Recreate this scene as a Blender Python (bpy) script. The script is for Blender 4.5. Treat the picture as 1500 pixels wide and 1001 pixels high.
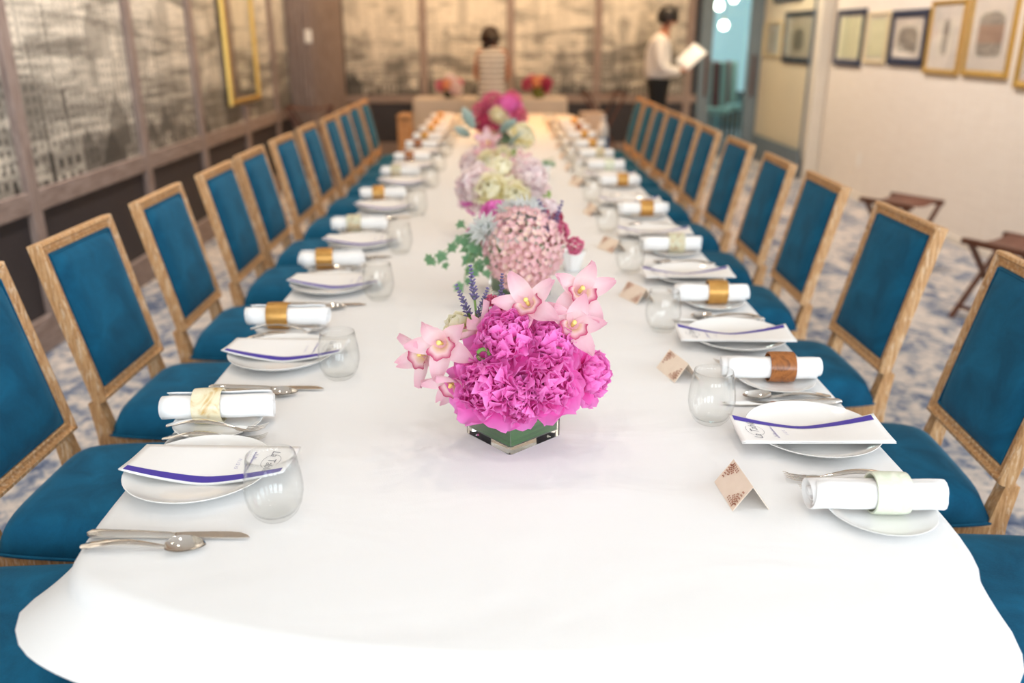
import bpy, bmesh, math, random
from mathutils import Vector, Matrix, Quaternion, noise
PI = math.pi
for _o in list(bpy.data.objects): bpy.data.objects.remove(_o)
SC = bpy.context.scene
COL = SC.collection

# ------------------------------------------------------------------ camera
cam_d = bpy.data.cameras.new('camera'); cam = bpy.data.objects.new('camera', cam_d); COL.objects.link(cam)
cam.location = (0, 0, 1.45)
cam.rotation_euler = (math.radians(90 - 19.596), 0, math.radians(-0.561))
cam_d.sensor_width = 36; cam_d.lens = 30.0; cam_d.clip_start = .02; cam_d.clip_end = 60
cam_d.dof.use_dof = True; cam_d.dof.focus_distance = 1.46; cam_d.dof.aperture_fstop = 2.0
SC.camera = cam

# ------------------------------------------------------------------ world, exposure
W = bpy.data.worlds.new('world'); SC.world = W; W.use_nodes = True
W.node_tree.nodes['Background'].inputs[0].default_value = (.75, .87, 1, 1)
W.node_tree.nodes['Background'].inputs[1].default_value = 1.0
SC.view_settings.view_transform = 'Standard'; SC.view_settings.look = 'None'
SC.view_settings.exposure = 0.30; SC.view_settings.gamma = 1; SC.view_settings.use_curve_mapping = False

# ------------------------------------------------------------------ lights
def area(name, loc, rot, sx, sy, power, col, spread=180):
    l = bpy.data.lights.new(name, 'AREA'); l.shape = 'RECTANGLE'; l.size = sx; l.size_y = sy
    l.energy = power; l.color = col; l.spread = math.radians(spread)
    o = bpy.data.objects.new(name, l); o.location = loc; o.rotation_euler = rot; COL.objects.link(o); return o
def spot(name, loc, target, power, col, ang=70, blend=.6, rad=.05):
    l = bpy.data.lights.new(name, 'SPOT'); l.energy = power; l.color = col; l.spot_size = math.radians(ang)
    l.spot_blend = blend; l.shadow_soft_size = rad
    o = bpy.data.objects.new(name, l); o.location = loc
    o.rotation_euler = (Vector(target) - Vector(loc)).to_track_quat('-Z', 'Y').to_euler(); COL.objects.link(o); return o
DAY = (.86, .94, 1.0); WARM = (1.0, .60, .27)
# daylight through the tall windows of the wall behind the photographer and of the near right wall
for wx in (-1.3, .55, 2.4):
    area('window_daylight', (wx, -3.88, 1.75), (math.radians(90), 0, 0), 1.3, 2.1, 56, DAY)
for wy in (-2.4, -.5, 1.4):
    area('window_daylight', (3.34, wy, 1.75), (math.radians(90), 0, math.radians(90)), 1.3, 2.1, 26, DAY)
# recessed warm ceiling spots
SOFT = (1.0, .80, .60)
WALLW = (1.0, .76, .50)
for (x, y, p, c) in ((-.4, .8, 10, (1, .94, .88)), (.5, .8, 10, (1, .94, .88)), (-.35, 2.4, 18, SOFT), (.45, 2.4, 18, SOFT), (-.35, 3.9, 23, SOFT), (.45, 3.9, 23, SOFT), (-.35, 5.4, 32, SOFT), (.45, 5.4, 32, SOFT), (-.35, 6.7, 34, WARM), (.45, 6.7, 34, WARM), (-.28, 7.8, 95, (1, .46, .14)), (.4, 7.8, 95, (1, .46, .14))):
    spot('ceiling_downlight', (x, y, 2.93), (x * 1.1, y + .05, .76), p, c, 95, .8)
for (x, p) in ((-1.75, 75), (-.55, 75), (.65, 75), (1.8, 75)):
    spot('wall_washer', (x, 9.75, 2.93), (x, 11.2, 1.1), p, (1, .68, .38), 95)
for (y, p, c) in ((2.2, 85, (1, .97, .93)), (3.8, 100, (1, .95, .9)), (5.4, 85, (1, .88, .76)), (7.2, 80, WALLW), (8.7, 75, WALLW)):
    spot('wall_washer', (-1.35, y, 2.93), (-2.25, y, 1.3), p, c, 110, .9)
for (y, p, c) in ((4.2, 95, (1, .95, .89)), (5.9, 100, (1, .92, .84)), (7.6, 100, (1, .9, .8)), (9.6, 120, (1, .88, .68))):
    spot('wall_washer', (2.1, y, 2.93), (3.37, y + .1, 1.1), p, c, 115, .9)

# ------------------------------------------------------------------ mesh helpers
class MB:
    def __init__(s): s.v = []; s.f = []; s.c = []
    def add(s, vs, fs, cs=None):
        n = len(s.v); s.v += [tuple(p) for p in vs]; s.f += [tuple(i + n for i in q) for q in fs]
        if cs is not None: s.c += cs
        return s
    def box(s, c, d, M=None):
        x, y, z = c; a, b, e = d[0] / 2, d[1] / 2, d[2] / 2
        vs = [Vector((x + i * a, y + j * b, z + k * e)) for i in (-1, 1) for j in (-1, 1) for k in (-1, 1)]
        if M: vs = [M @ p for p in vs]
        return s.add(vs, [(0, 1, 3, 2), (4, 6, 7, 5), (0, 4, 5, 1), (2, 3, 7, 6), (0, 2, 6, 4), (1, 5, 7, 3)])
    def rbox(s, x0, x1, y0, y1, z0, z1): return s.box(((x0+x1)/2, (y0+y1)/2, (z0+z1)/2), (x1-x0, y1-y0, z1-z0))
    def lathe(s, prof, n=32, c=(0, 0, 0), M=None):
        vs = []; fs = []; m = len(prof)
        for i in range(n):
            a = 2 * PI * i / n
            for r, z in prof:
                p = Vector((c[0] + r * math.cos(a), c[1] + r * math.sin(a), c[2] + z)); vs.append(M @ p if M else p)
        for i in range(n):
            k = (i + 1) % n
            for j in range(m - 1): fs.append((i*m + j, k*m + j, k*m + j + 1, i*m + j + 1))
        if prof[0][0] > 1e-6: fs.append(tuple(i * m for i in range(n))[::-1])
        if prof[-1][0] > 1e-6: fs.append(tuple(i * m + m - 1 for i in range(n)))
        return s.add(vs, fs)
    def sweep(s, pts, rx, ry=None, n=8, up=(0, 0, 1), cap=True):
        """elliptic tube along pts; rx sideways, ry along the local up"""
        pts = [Vector(p) for p in pts]; m = len(pts)
        if not hasattr(rx, '__len__'): rx = [rx] * m
        if ry is None: ry = rx
        if not hasattr(ry, '__len__'): ry = [ry] * m
        vs = []; fs = []; up = Vector(up)
        for i, p in enumerate(pts):
            t = (pts[min(i+1, m-1)] - pts[max(i-1, 0)]).normalized()
            sd = t.cross(up)
            if sd.length < 1e-4: sd = t.cross(Vector((1, .3, 0)))
            sd.normalize(); u = sd.cross(t)
            for k in range(n):
                a = 2 * PI * (k + .5) / n
                vs.append(p + sd * (rx[i] * math.cos(a)) + u * (ry[i] * math.sin(a)))
        for i in range(m - 1):
            for k in range(n):
                l = (k + 1) % n; fs.append((i*n + k, i*n + l, (i+1)*n + l, (i+1)*n + k))
        if cap: fs.append(tuple(range(n))[::-1]); fs.append(tuple((m-1)*n + k for k in range(n)))
        return s.add(vs, fs)
    def bar(s, a, b, w, h=None, up=(0, 0, 1)):
        """square-section bar from a to b"""
        h = w if h is None else h
        return s.sweep([a, b], w / 2 * 1.4142, h / 2 * 1.4142, 4, up)
    def prism(s, poly, z0, z1):
        n = len(poly)
        return s.add([(x, y, z0) for x, y in poly] + [(x, y, z1) for x, y in poly],
                     [tuple(range(n))[::-1], tuple(range(n, 2*n))] + [(i, (i+1) % n, n + (i+1) % n, n + i) for i in range(n)])
    def grid(s, fn, nu, nv, cf=None):
        vs = [fn(i / nu, j / nv) for j in range(nv + 1) for i in range(nu + 1)]
        fs = [(j*(nu+1)+i, j*(nu+1)+i+1, (j+1)*(nu+1)+i+1, (j+1)*(nu+1)+i) for j in range(nv) for i in range(nu)]
        cs = [cf(i / nu, j / nv) for j in range(nv + 1) for i in range(nu + 1)] if cf else None
        return s.add(vs, fs, cs)
    def xf(s, M, n0=0):
        s.v[n0:] = [tuple(M @ Vector(p)) for p in s.v[n0:]]; return s
    def mesh(s, name, m=None, smooth=False, bevel=0):
        me = bpy.data.meshes.new(name); me.from_pydata(s.v, [], s.f); me.validate()
        if s.c and len(s.c) == len(s.v) == len(me.vertices):
            at = me.color_attributes.new('Col', 'FLOAT_COLOR', 'POINT')
            at.data.foreach_set('color', [q for c in s.c for q in (c[0], c[1], c[2], 1)])
        bm = bmesh.new(); bm.from_mesh(me)
        if not s.c: bmesh.ops.recalc_face_normals(bm, faces=bm.faces)
        if bevel: bmesh.ops.bevel(bm, geom=bm.edges[:], offset=bevel, segments=1, affect='EDGES', clamp_overlap=True)
        bm.to_mesh(me); bm.free()
        if smooth == 'auto':
            for p in me.polygons: p.use_smooth = True
            me.set_sharp_from_angle(angle=math.radians(38))
        elif smooth:
            for p in me.polygons: p.use_smooth = True
        if m: me.materials.append(m)
        return me
    def build(s, name, m, parent=None, smooth='auto', bevel=0):
        return link(name, s.mesh(name, m, smooth, bevel), parent)
def link(name, me, parent=None):
    o = bpy.data.objects.new(name, me); COL.objects.link(o)
    if parent: o.parent = parent
    return o
def tag(o, label, cat, group=None):
    o['label'] = label; o['category'] = cat
    if group: o['group'] = group
    return o
def empty(name, loc=(0, 0, 0), rz=0, label=None, cat=None, group=None):
    o = bpy.data.objects.new(name, None); COL.objects.link(o); o.location = loc; o.rotation_euler = (0, 0, rz)
    o.empty_display_size = .05
    if label: tag(o, label, cat, group)
    return o
def struct(name, mb, m, parent=None, smooth=False, bevel=0):
    o = mb.build(name, m, parent, smooth, bevel)
    if not parent: o['kind'] = 'structure'
    return o
def copy_tree(o, parent=None):
    c = o.copy(); COL.objects.link(c); c.parent = parent
    for ch in list(o.children): copy_tree(ch, c)
    return c
def set_world(o, M): o.matrix_world = M; o.matrix_basis = M
def orient(loc, d, roll=0):
    """matrix whose local +Z points along d"""
    q = Vector(d).normalized().to_track_quat('Z', 'Y'); return Matrix.Translation(Vector(loc)) @ q.to_matrix().to_4x4() @ Matrix.Rotation(roll, 4, 'Z')
ORD = ['first', 'second', 'third', 'fourth', 'fifth', 'sixth', 'seventh', 'eighth', 'ninth', 'tenth', 'eleventh', 'twelfth']

# ------------------------------------------------------------------ materials
class NT:
    """tiny node-graph writer"""
    def __init__(s, name):
        s.m = bpy.data.materials.new(name); s.m.use_nodes = True; s.t = s.m.node_tree; s.n = s.t.nodes
        s.b = s.n['Principled BSDF']; s.out = s.n['Material Output']
    def new(s, ty, **k):
        q = s.n.new(ty)
        for a, b in k.items(): setattr(q, a, b)
        return q
    def put(s, sock, v):
        if hasattr(v, 'is_output'): s.t.links.new(v, sock)
        else: sock.default_value = v
    def math(s, op, a, b=0.0, c=None):
        q = s.new('ShaderNodeMath', operation=op); s.put(q.inputs[0], a); s.put(q.inputs[1], b)
        if c is not None: s.put(q.inputs[2], c)
        return q.outputs[0]
    def mix(s, fac, a, b, mode='MIX'):
        q = s.new('ShaderNodeMix', data_type='RGBA', blend_type=mode); s.put(q.inputs[0], fac)
        s.put(q.inputs[6], c4(a)); s.put(q.inputs[7], c4(b)); return q.outputs[2]
    def noise(s, scale, detail=3, rough=.5, vec=None, dist=0):
        q = s.new('ShaderNodeTexNoise'); q.inputs['Scale'].default_value = scale; q.inputs['Detail'].default_value = detail
        q.inputs['Roughness'].default_value = rough; q.inputs['Distortion'].default_value = dist
        if vec is not None: s.put(q.inputs['Vector'], vec)
        return q.outputs['Fac']
    def ramp(s, fac, stops):
        q = s.new('ShaderNodeValToRGB'); e = q.color_ramp.elements
        while len(e) < len(stops): e.new(.5)
        for el, (p, c) in zip(e, stops): el.position = p; el.color = c4(c)
        s.put(q.inputs[0], fac); return q.outputs[0]
    def coord(s, kind='Object'): return s.new('ShaderNodeTexCoord').outputs[kind]
    def pos(s): return s.new('ShaderNodeNewGeometry').outputs['Position']
    def scale(s, vec, k):
        q = s.new('ShaderNodeMapping'); q.inputs['Scale'].default_value = k; s.put(q.inputs[0], vec); return q.outputs[0]
    def attr(s, nm='Col'):
        q = s.new('ShaderNodeAttribute', attribute_name=nm); return q.outputs['Color']
    def sep(s, v):
        q = s.new('ShaderNodeSeparateXYZ'); s.put(q.inputs[0], v); return q.outputs
    def bump(s, h, strength=.3, dist=.01):
        q = s.new('ShaderNodeBump'); q.inputs['Strength'].default_value = strength; q.inputs['Distance'].default_value = dist
        s.put(q.inputs['Height'], h); s.t.links.new(q.outputs[0], s.b.inputs['Normal'])
    def base(s, c, rough=.5, metal=0, spec=.5, sheen=0, sss=0, **k):
        s.put(s.b.inputs['Base Color'], c4(c)); s.put(s.b.inputs['Roughness'], rough); s.b.inputs['Metallic'].default_value = metal
        s.b.inputs['Specular IOR Level'].default_value = spec
        if sheen: s.b.inputs['Sheen Weight'].default_value = sheen; s.b.inputs['Sheen Roughness'].default_value = .4
        return s.m
def c4(c):
    if hasattr(c, 'is_output') or not hasattr(c, '__len__'): return c
    return (c[0], c[1], c[2], 1)
def srgb(r, g, b):
    f = lambda u: (u / 255 / 12.92) if u / 255 <= .04045 else ((u / 255 + .055) / 1.055) ** 2.4
    return (f(r), f(g), f(b))
M = {}
def simple(nm, col, rough=.5, metal=0, var=.12, scale=30, spec=.5, bump=0, bscale=None):
    t = NT(nm); v = t.coord()
    n = t.noise(scale, 3, .55, v)
    c = t.mix(n, tuple(max(0, k * (1 - var)) for k in col), tuple(min(1, k * (1 + var)) for k in col))
    if bump: t.bump(t.noise(bscale or scale * 3, 3, .5, v), bump, .004)
    M[nm] = t.base(c, rough, metal, spec); return M[nm]

# --- velvet upholstery
t = NT('teal_velvet'); v = t.coord()
n1 = t.ramp(t.noise(9, 4, .62, v, .7), [(.32, (0, 0, 0)), (.68, (1, 1, 1))]); n2 = t.noise(260, 2, .6, v)
c = t.mix(n1, srgb(3, 62, 90), srgb(12, 92, 126)); c = t.mix(t.math('MULTIPLY', n2, .25), c, srgb(30, 120, 165))
t.bump(n2, .15, .002); M['velvet'] = t.base(c, .85, 0, .2, sheen=.2)
t.b.inputs['Sheen Tint'].default_value = (.35, .75, 1, 1)
# --- limed oak of the chairs
t = NT('limed_oak'); v = t.coord(); g = t.scale(v, (1, 1, 1))
wv = t.noise(26, 4, .65, t.scale(v, (6, 6, .7))); fl = t.noise(120, 3, .7, t.scale(v, (1, 1, .15)))
c = t.ramp(wv, [(.25, srgb(150, 104, 62)), (.5, srgb(196, 150, 102)), (.75, srgb(222, 184, 140))])
c = t.mix(t.math('MULTIPLY', t.math('GREATER_THAN', fl, .58), .45), c, srgb(236, 216, 188))
t.bump(wv, .25, .002); M['oak'] = t.base(c, .55, 0, .35)
# --- white linen
def linen(nm, col, wr=1.0):
    t = NT(nm); p = t.pos()
    w = t.noise(420, 2, .5, p); big = t.noise(3.2, 3, .5, t.scale(p, (1, 1.6, 1)), .6)
    h = t.math('ADD', t.math('MULTIPLY', w, .03), t.math('MULTIPLY', big, 1.0 * wr))
    t.bump(h, .22, .03); M[nm] = t.base(col, .75, 0, .25, sheen=.15); return M[nm]
linen('table_linen', (.80, .795, .79)); linen('beige_linen', srgb(205, 190, 175), .6)
t = NT('napkin_cotton'); p = t.coord(); t.bump(t.noise(70, 3, .6, p), .15, .004); M['napkin'] = t.base((.9, .9, .9), .8, 0, .2)
# --- porcelain, steel, paper
t = NT('porcelain'); M['porcelain'] = t.base((.86, .855, .84), .12, 0, .5)
t.b.inputs['Coat Weight'].default_value = .4; t.b.inputs['Coat Roughness'].default_value = .04
t = NT('polished_steel'); n = t.noise(40, 2, .5, t.coord()); M['steel'] = t.base((.74, .71, .67), t.math('MULTIPLY_ADD', n, .05, .05), 1)
simple('menu_paper', (.86, .85, .84), .6, var=.02)
simple('purple_ink', srgb(68, 52, 158), .6, var=.05)
simple('grey_ink', srgb(95, 95, 110), .7, var=.05)
simple('violet_ink', srgb(100, 95, 165), .7, var=.05)
t = NT('kraft_card'); M['card'] = t.base(t.mix(t.noise(60, 2, .5, t.coord()), srgb(232, 212, 192), srgb(240, 224, 206)), .7)
simple('copper_ink', srgb(170, 105, 75), .45, var=.25, scale=120)
# --- napkin rings
def horn(nm, a, b, c3, sc=18, rough=.25):
    t = NT(nm); v = t.coord(); n = t.noise(sc, 4, .55, t.scale(v, (1, 1, .6)), 1.6)
    M[nm] = t.base(t.ramp(n, [(.3, a), (.52, b), (.7, c3)]), rough, 0, .5); return M[nm]
horn('ring_cream', srgb(244, 238, 220), srgb(226, 214, 180), srgb(196, 148, 62))
horn('ring_jade', srgb(238, 240, 226), srgb(214, 222, 200), srgb(240, 238, 224))
horn('ring_brown', srgb(120, 68, 30), srgb(160, 98, 46), srgb(92, 52, 26), 30)
horn('ring_mottled', srgb(186, 130, 56), srgb(210, 212, 186), srgb(150, 92, 38), 26)
t = NT('ring_gold'); n = t.noise(60, 2, .5, t.coord()); M['ring_gold'] = t.base(t.mix(n, srgb(176, 128, 62), srgb(206, 160, 92)), .38, .65)
# --- thin clear glass: Fresnel mix of reflection and clear transmission
def thin_glass(nm, tint, ior=1.45, k=1.0):
    t = NT(nm); t.n.remove(t.b)
    fr = t.new('ShaderNodeFresnel'); bf = t.new('ShaderNodeNewGeometry').outputs['Backfacing']
    t.put(fr.inputs[0], t.math('MULTIPLY_ADD', bf, 1/ior - ior, ior))   # same reflectance from either face of a thin sheet
    tr = t.new('ShaderNodeBsdfTransparent'); tr.inputs[0].default_value = c4(tint)
    gl = t.new('ShaderNodeBsdfGlossy'); gl.inputs['Roughness'].default_value = .01
    mx = t.new('ShaderNodeMixShader'); t.put(mx.inputs[0], t.math('MULTIPLY', fr.outputs[0], k))
    t.t.links.new(tr.outputs[0], mx.inputs[1]); t.t.links.new(gl.outputs[0], mx.inputs[2]); t.t.links.new(mx.outputs[0], t.out.inputs[0])
    M[nm] = t.m; return t.m
thin_glass('clear_glass', (.99, .995, .993)); thin_glass('pane_glass', (.86, .96, .97)); thin_glass('green_pane', (.99, .985, .94), 1.3, .2)
thin_glass('picture_glass', (.97, .97, .97), 1.5)
t = NT('vase_glass'); M['vase_glass'] = t.base((.92, .95, .93), .02, 0); t.b.inputs['Transmission Weight'].default_value = 1; t.b.inputs['IOR'].default_value = 1.47
# --- leaves and petals (Col.r = base to tip, Col.g = across, Col.b = random per petal)
def petal(nm, base, mid, tip, var=.15, rough=.55, mp=.45):
    t = NT(nm); s_ = t.sep(t.attr())
    c = t.ramp(s_[0], [(.0, base), (mp, mid), (1, tip)])
    c = t.mix(t.math('MULTIPLY', s_[2], var * 2), c, tuple(k * .75 for k in mid))
    n = t.noise(90, 2, .5, t.coord()); c = t.mix(t.math('MULTIPLY', n, .06), c, (1, 1, 1))
    b = t.base(c, rough, 0, .25)
    tr = t.new('ShaderNodeBsdfTranslucent'); t.put(tr.inputs[0], c); mx = t.new('ShaderNodeMixShader'); mx.inputs[0].default_value = .42
    t.t.links.new(t.b.outputs[0], mx.inputs[1]); t.t.links.new(tr.outputs[0], mx.inputs[2]); t.t.links.new(mx.outputs[0], t.out.inputs[0])
    M[nm] = b; return b
petal('peony_magenta', srgb(255, 52, 172), srgb(255, 96, 205), srgb(255, 158, 230), .08)
petal('peony_cream', srgb(255, 240, 165), srgb(255, 248, 205), srgb(255, 253, 236), .03)
petal('peony_blush', srgb(255, 196, 216), srgb(255, 226, 232), srgb(255, 246, 246), .04)
petal('orchid_pink', srgb(240, 190, 200), srgb(250, 224, 230), srgb(240, 188, 206), .08)
petal('orchid_lip', srgb(255, 236, 180), srgb(248, 220, 222), srgb(190, 24, 100), .05, .5, .6)
petal('hydrangea_pink', srgb(255, 242, 220), srgb(254, 224, 222), srgb(250, 198, 214), .10)
petal('mum_white', srgb(225, 232, 215), srgb(240, 244, 240), srgb(250, 252, 252), .05)
petal('stock_pink', srgb(190, 50, 110), srgb(226, 105, 150), srgb(246, 165, 190), .2)
petal('stock_crimson', srgb(150, 20, 70), srgb(195, 45, 100), srgb(225, 90, 135), .2)
petal('peach_rose', srgb(240, 140, 80), srgb(248, 178, 120), srgb(252, 210, 170), .1)
petal('lavender_bud', srgb(110, 125, 115), srgb(128, 122, 160), srgb(158, 148, 205), .3)
petal('ivy_leaf', srgb(125, 170, 120), srgb(104, 156, 112), srgb(186, 206, 172), .35, .45)
petal('dusty_leaf', srgb(150, 175, 165), srgb(178, 200, 194), srgb(205, 220, 214), .15, .7)
petal('fresh_leaf', srgb(120, 160, 60), srgb(140, 178, 70), srgb(170, 200, 100), .25, .45)
t = NT('wrap_leaf'); v = t.coord(); n = t.noise(8, 2, .5, t.scale(v, (1, 1, 16)), .4)
M['wrap_leaf'] = t.base(t.ramp(n, [(.3, srgb(44, 92, 44)), (.6, srgb(70, 122, 62)), (.8, srgb(120, 160, 92))]), .35)
simple('stem_green', srgb(110, 145, 70), .5, var=.2)
# --- setting
def plank(nm, a, b, c3, ax=(7, 7, .8)):
    t = NT(nm); p = t.scale(t.pos(), ax); n = t.noise(9, 4, .65, p)
    t.bump(n, .2, .004); M[nm] = t.base(t.ramp(n, [(.25, a), (.5, b), (.8, c3)]), .6, 0, .3)
plank('trim_wood', srgb(112, 96, 90), srgb(146, 128, 120), srgb(174, 158, 150))
plank('trim_wood_side', srgb(112, 96, 90), srgb(146, 128, 120), srgb(174, 158, 150), (7, .8, 7))
simple('charcoal_panel', srgb(52, 47, 50), .55, var=.15, scale=8)
simple('brown_wood', srgb(92, 52, 34), .45, var=.3, scale=20)
simple('brown_leather', srgb(110, 68, 52), .55, var=.15, scale=30)
t = NT('linen_wallpaper'); p = t.pos(); s_ = t.sep(p)
a = t.noise(60, 3, .6, t.scale(p, (1, 1, .06))); b = t.noise(60, 3, .6, t.scale(p, (1, .06, 1))); big = t.noise(1.4, 2, .5, p)
f = t.math('ADD', t.math('MULTIPLY', a, .5), t.math('MULTIPLY', b, .5))
c = t.mix(f, srgb(214, 200, 186), srgb(250, 242, 232)); c = t.mix(t.math('MULTIPLY', big, .3), c, srgb(226, 214, 202))
M['linen_wall'] = t.base(c, .8, 0, .2)
t = NT('carpet'); p = t.pos(); n1 = t.noise(2.6, 5, .7, t.scale(p, (1.6, 1, 1)), .6); n2 = t.noise(14, 4, .7, p, .8); n3 = t.noise(300, 2, .5, p)
f = t.math('ADD', t.math('MULTIPLY', n1, .5), t.math('MULTIPLY', n2, .5))
c = t.ramp(f, [(.38, srgb(62, 78, 112)), (.46, srgb(128, 136, 152)), (.52, srgb(196, 186, 178)), (.62, srgb(222, 210, 200)), (.72, srgb(168, 152, 142))])
t.bump(n3, .4, .004); M['carpet'] = t.base(c, .95, 0, .1, sheen=.2)
simple('ceiling_white', (.82, .8, .77), .9, var=.03, scale=4)
simple('cream_paint', srgb(226, 216, 202), .7, var=.05, scale=6)
simple('steel_blue_paint', srgb(112, 126, 136), .45, var=.1, scale=6)
simple('teal_paint', srgb(128, 160, 166), .7, var=.1, scale=3)
simple('gilt', srgb(214, 176, 96), .35, .8, var=.15, scale=30)
simple('navy_lacquer', srgb(34, 46, 72), .4, var=.1, scale=20)
simple('pale_gold_frame', srgb(226, 208, 168), .4, .2, var=.1)
simple('mat_board', srgb(226, 216, 206), .8, var=.03)
simple('mirror_glass', (.8, .82, .78), .03, 1, var=.02)
simple('switch_plastic', srgb(236, 230, 222), .4, var=.02)
# engraved city print: rows of roofs, one behind another, with windows
def city(nm, axis, ws, hs):
    t = NT(nm); s_ = t.sep(t.pos()); u = s_[axis]; z = s_[2]
    def wn(x, seed):
        q = t.new('ShaderNodeTexWhiteNoise', noise_dimensions='1D'); t.put(q.inputs['W'], t.math('ADD', x, seed)); return q.outputs['Value']
    paper = srgb(232, 222, 206); ink = srgb(46, 43, 41)
    hz = t.noise(11, 4, .7, t.scale(t.pos(), (hs * .35, hs * .35, 2.0)), .6)
    col = t.mix(t.math('MULTIPLY', t.math('GREATER_THAN', hz, .54), .42), paper, ink)
    rows = [(2.7, .05, .16, .2), (2.45, .06, .2, .25), (2.2, .07, .24, .3), (1.95, .075, .24, .4), (1.72, .08, .26, .45), (1.5, .085, .28, .55), (1.3, .09, .3, .6), (1.12, .10, .3, .7), (.95, .12, .26, .85), (.82, .15, .22, .95)]
    for i, (z0, w, h, dark) in enumerate(rows):
        w *= ws
        cu = t.math('DIVIDE', u, w); cell = t.math('FLOOR', cu); fr = t.math('FRACT', cu)
        r1 = wn(cell, i * 37.3); r2 = wn(cell, i * 91.7 + 5)
        gable = t.math('MULTIPLY', t.math('ABSOLUTE', t.math('SUBTRACT', fr, .5)), t.math('MULTIPLY', t.math('GREATER_THAN', r2, .5), w * -1.3))
        top = t.math('ADD', t.math('MULTIPLY_ADD', r1, h, z0 - .5 * h), gable)
        mask = t.math('LESS_THAN', z, top)
        wx = t.math('LESS_THAN', t.math('FRACT', t.math('MULTIPLY', cu, 4)), .45)
        wz = t.math('LESS_THAN', t.math('FRACT', t.math('DIVIDE', z, w / ws * .55)), .55)
        win = t.math('MULTIPLY', wx, wz)
        edge = t.math('LESS_THAN', fr, .1)
        shade = t.math('MAXIMUM', t.math('MULTIPLY', win, .95), edge)
        shade = t.math('MAXIMUM', shade, t.math('MULTIPLY', t.math('GREATER_THAN', wn(cell, i * 13.1 + 2), .45), r2))
        bc = t.mix(t.math('MULTIPLY', shade, dark), paper, ink)
        col = t.mix(mask, col, bc)
    low = t.math('MULTIPLY', t.math('SUBTRACT', 1.3, z), .22)   # the engraving is inked more densely towards its foot
    mass = t.math('ADD', t.noise(3.6, 5, .68, t.scale(t.pos(), (hs * .7, hs * .7, 2.4)), .3), t.math('MAXIMUM', low, -.06)); col = t.mix(t.math('MULTIPLY', t.ramp(mass, [(.45, (0, 0, 0)), (.6, (1, 1, 1))]), .66), col, ink)
    fine = t.noise(70, 3, .7, t.pos()); col = t.mix(t.math('MULTIPLY', t.math('GREATER_THAN', fine, .56), .35), col, ink)
    M[nm] = t.base(col, .5, 0, .35)
city('city_print_side', 1, 2.4, .42); city('city_print_end', 0, 1.5, .8)
def emit(nm, col, k):
    t = NT(nm); t.base(col, .5); t.b.inputs['Emission Color'].default_value = c4(col); t.b.inputs['Emission Strength'].default_value = k; M[nm] = t.m
emit('lamp_globe', (1, .9, .75), 12); emit('daylight_pane', (.62, .85, .92), .32)
simple('skin_warm', srgb(205, 140, 108), .5, var=.05); simple('skin_tan', srgb(176, 116, 88), .5, var=.05)
simple('hair_brown', srgb(52, 32, 20), .45, var=.25, scale=60); simple('hair_black', srgb(26, 20, 18), .45, var=.2, scale=60)
simple('shirt_white', srgb(235, 228, 222), .75, var=.03, scale=8); simple('black_cloth', srgb(20, 20, 22), .8, var=.1)
t = NT('striped_dress'); s_ = t.sep(t.coord()); wv = t.math('FRACT', t.math('DIVIDE', s_[2], .055))
M['striped_dress'] = t.base(t.mix(t.math('LESS_THAN', wv, .36), srgb(240, 232, 218), srgb(140, 108, 84)), .8)
simple('bottle_blue', srgb(60, 150, 210), .3, var=.05); simple('white_plastic', srgb(236, 236, 238), .35, var=.02)
simple('dark_vase', srgb(34, 44, 24), .15, var=.2); simple('olive_vase', srgb(112, 116, 36), .2, var=.3, scale=15)
simple('red_stripe', srgb(140, 70, 74), .7, var=.1); simple('aqua_stripe', srgb(170, 205, 200), .7, var=.1)

# ================================================================== the room
XL, XR, YB, YF, ZC = -2.25, 3.37, 11.3, -4.0, 3.0
struct('floor', MB().rbox(XL - .15, 6.2, YF - .15, 15.2, -.1, 0), M['carpet'])
struct('ceiling', MB().rbox(XL - .15, 6.2, YF - .15, 15.2, ZC, ZC + .1), M['ceiling_white'])
wl = struct('wall_left', MB().rbox(XL - .15, XL - .02, YF, YB, 0, ZC), M['charcoal_panel'])
posts_l = [-2.9, -1.5, -.1, 1.3, 2.7, 4.07, 5.44, 6.52, 7.68, 8.77]
edges = [YF] + posts_l + [9.45]
for a, b in zip(edges[:-1], edges[1:]):
    struct('wallpaper_panel', MB().rbox(XL - .02, XL - .004, a + .02, b - .02, .74, ZC), M['city_print_side'], wl)
    struct('wainscot_panel', MB().rbox(XL - .02, XL - .004, a + .02, b - .02, .15, .68), M['charcoal_panel'], wl)
for y in posts_l:
    struct('post', MB().rbox(XL - .02, XL + .028, y - .045, y + .045, .16, ZC), M['trim_wood'], wl, bevel=.005)
r = struct('trim_1', MB().rbox(XL - .02, XL + .022, YF, 9.45, .664, .765), M['trim_wood_side'], bevel=.005)
struct('baseboard_left', MB().rbox(XL - .02, XL + .024, YF, 9.45, 0, .17), M['trim_wood_side'], bevel=.005)
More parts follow.
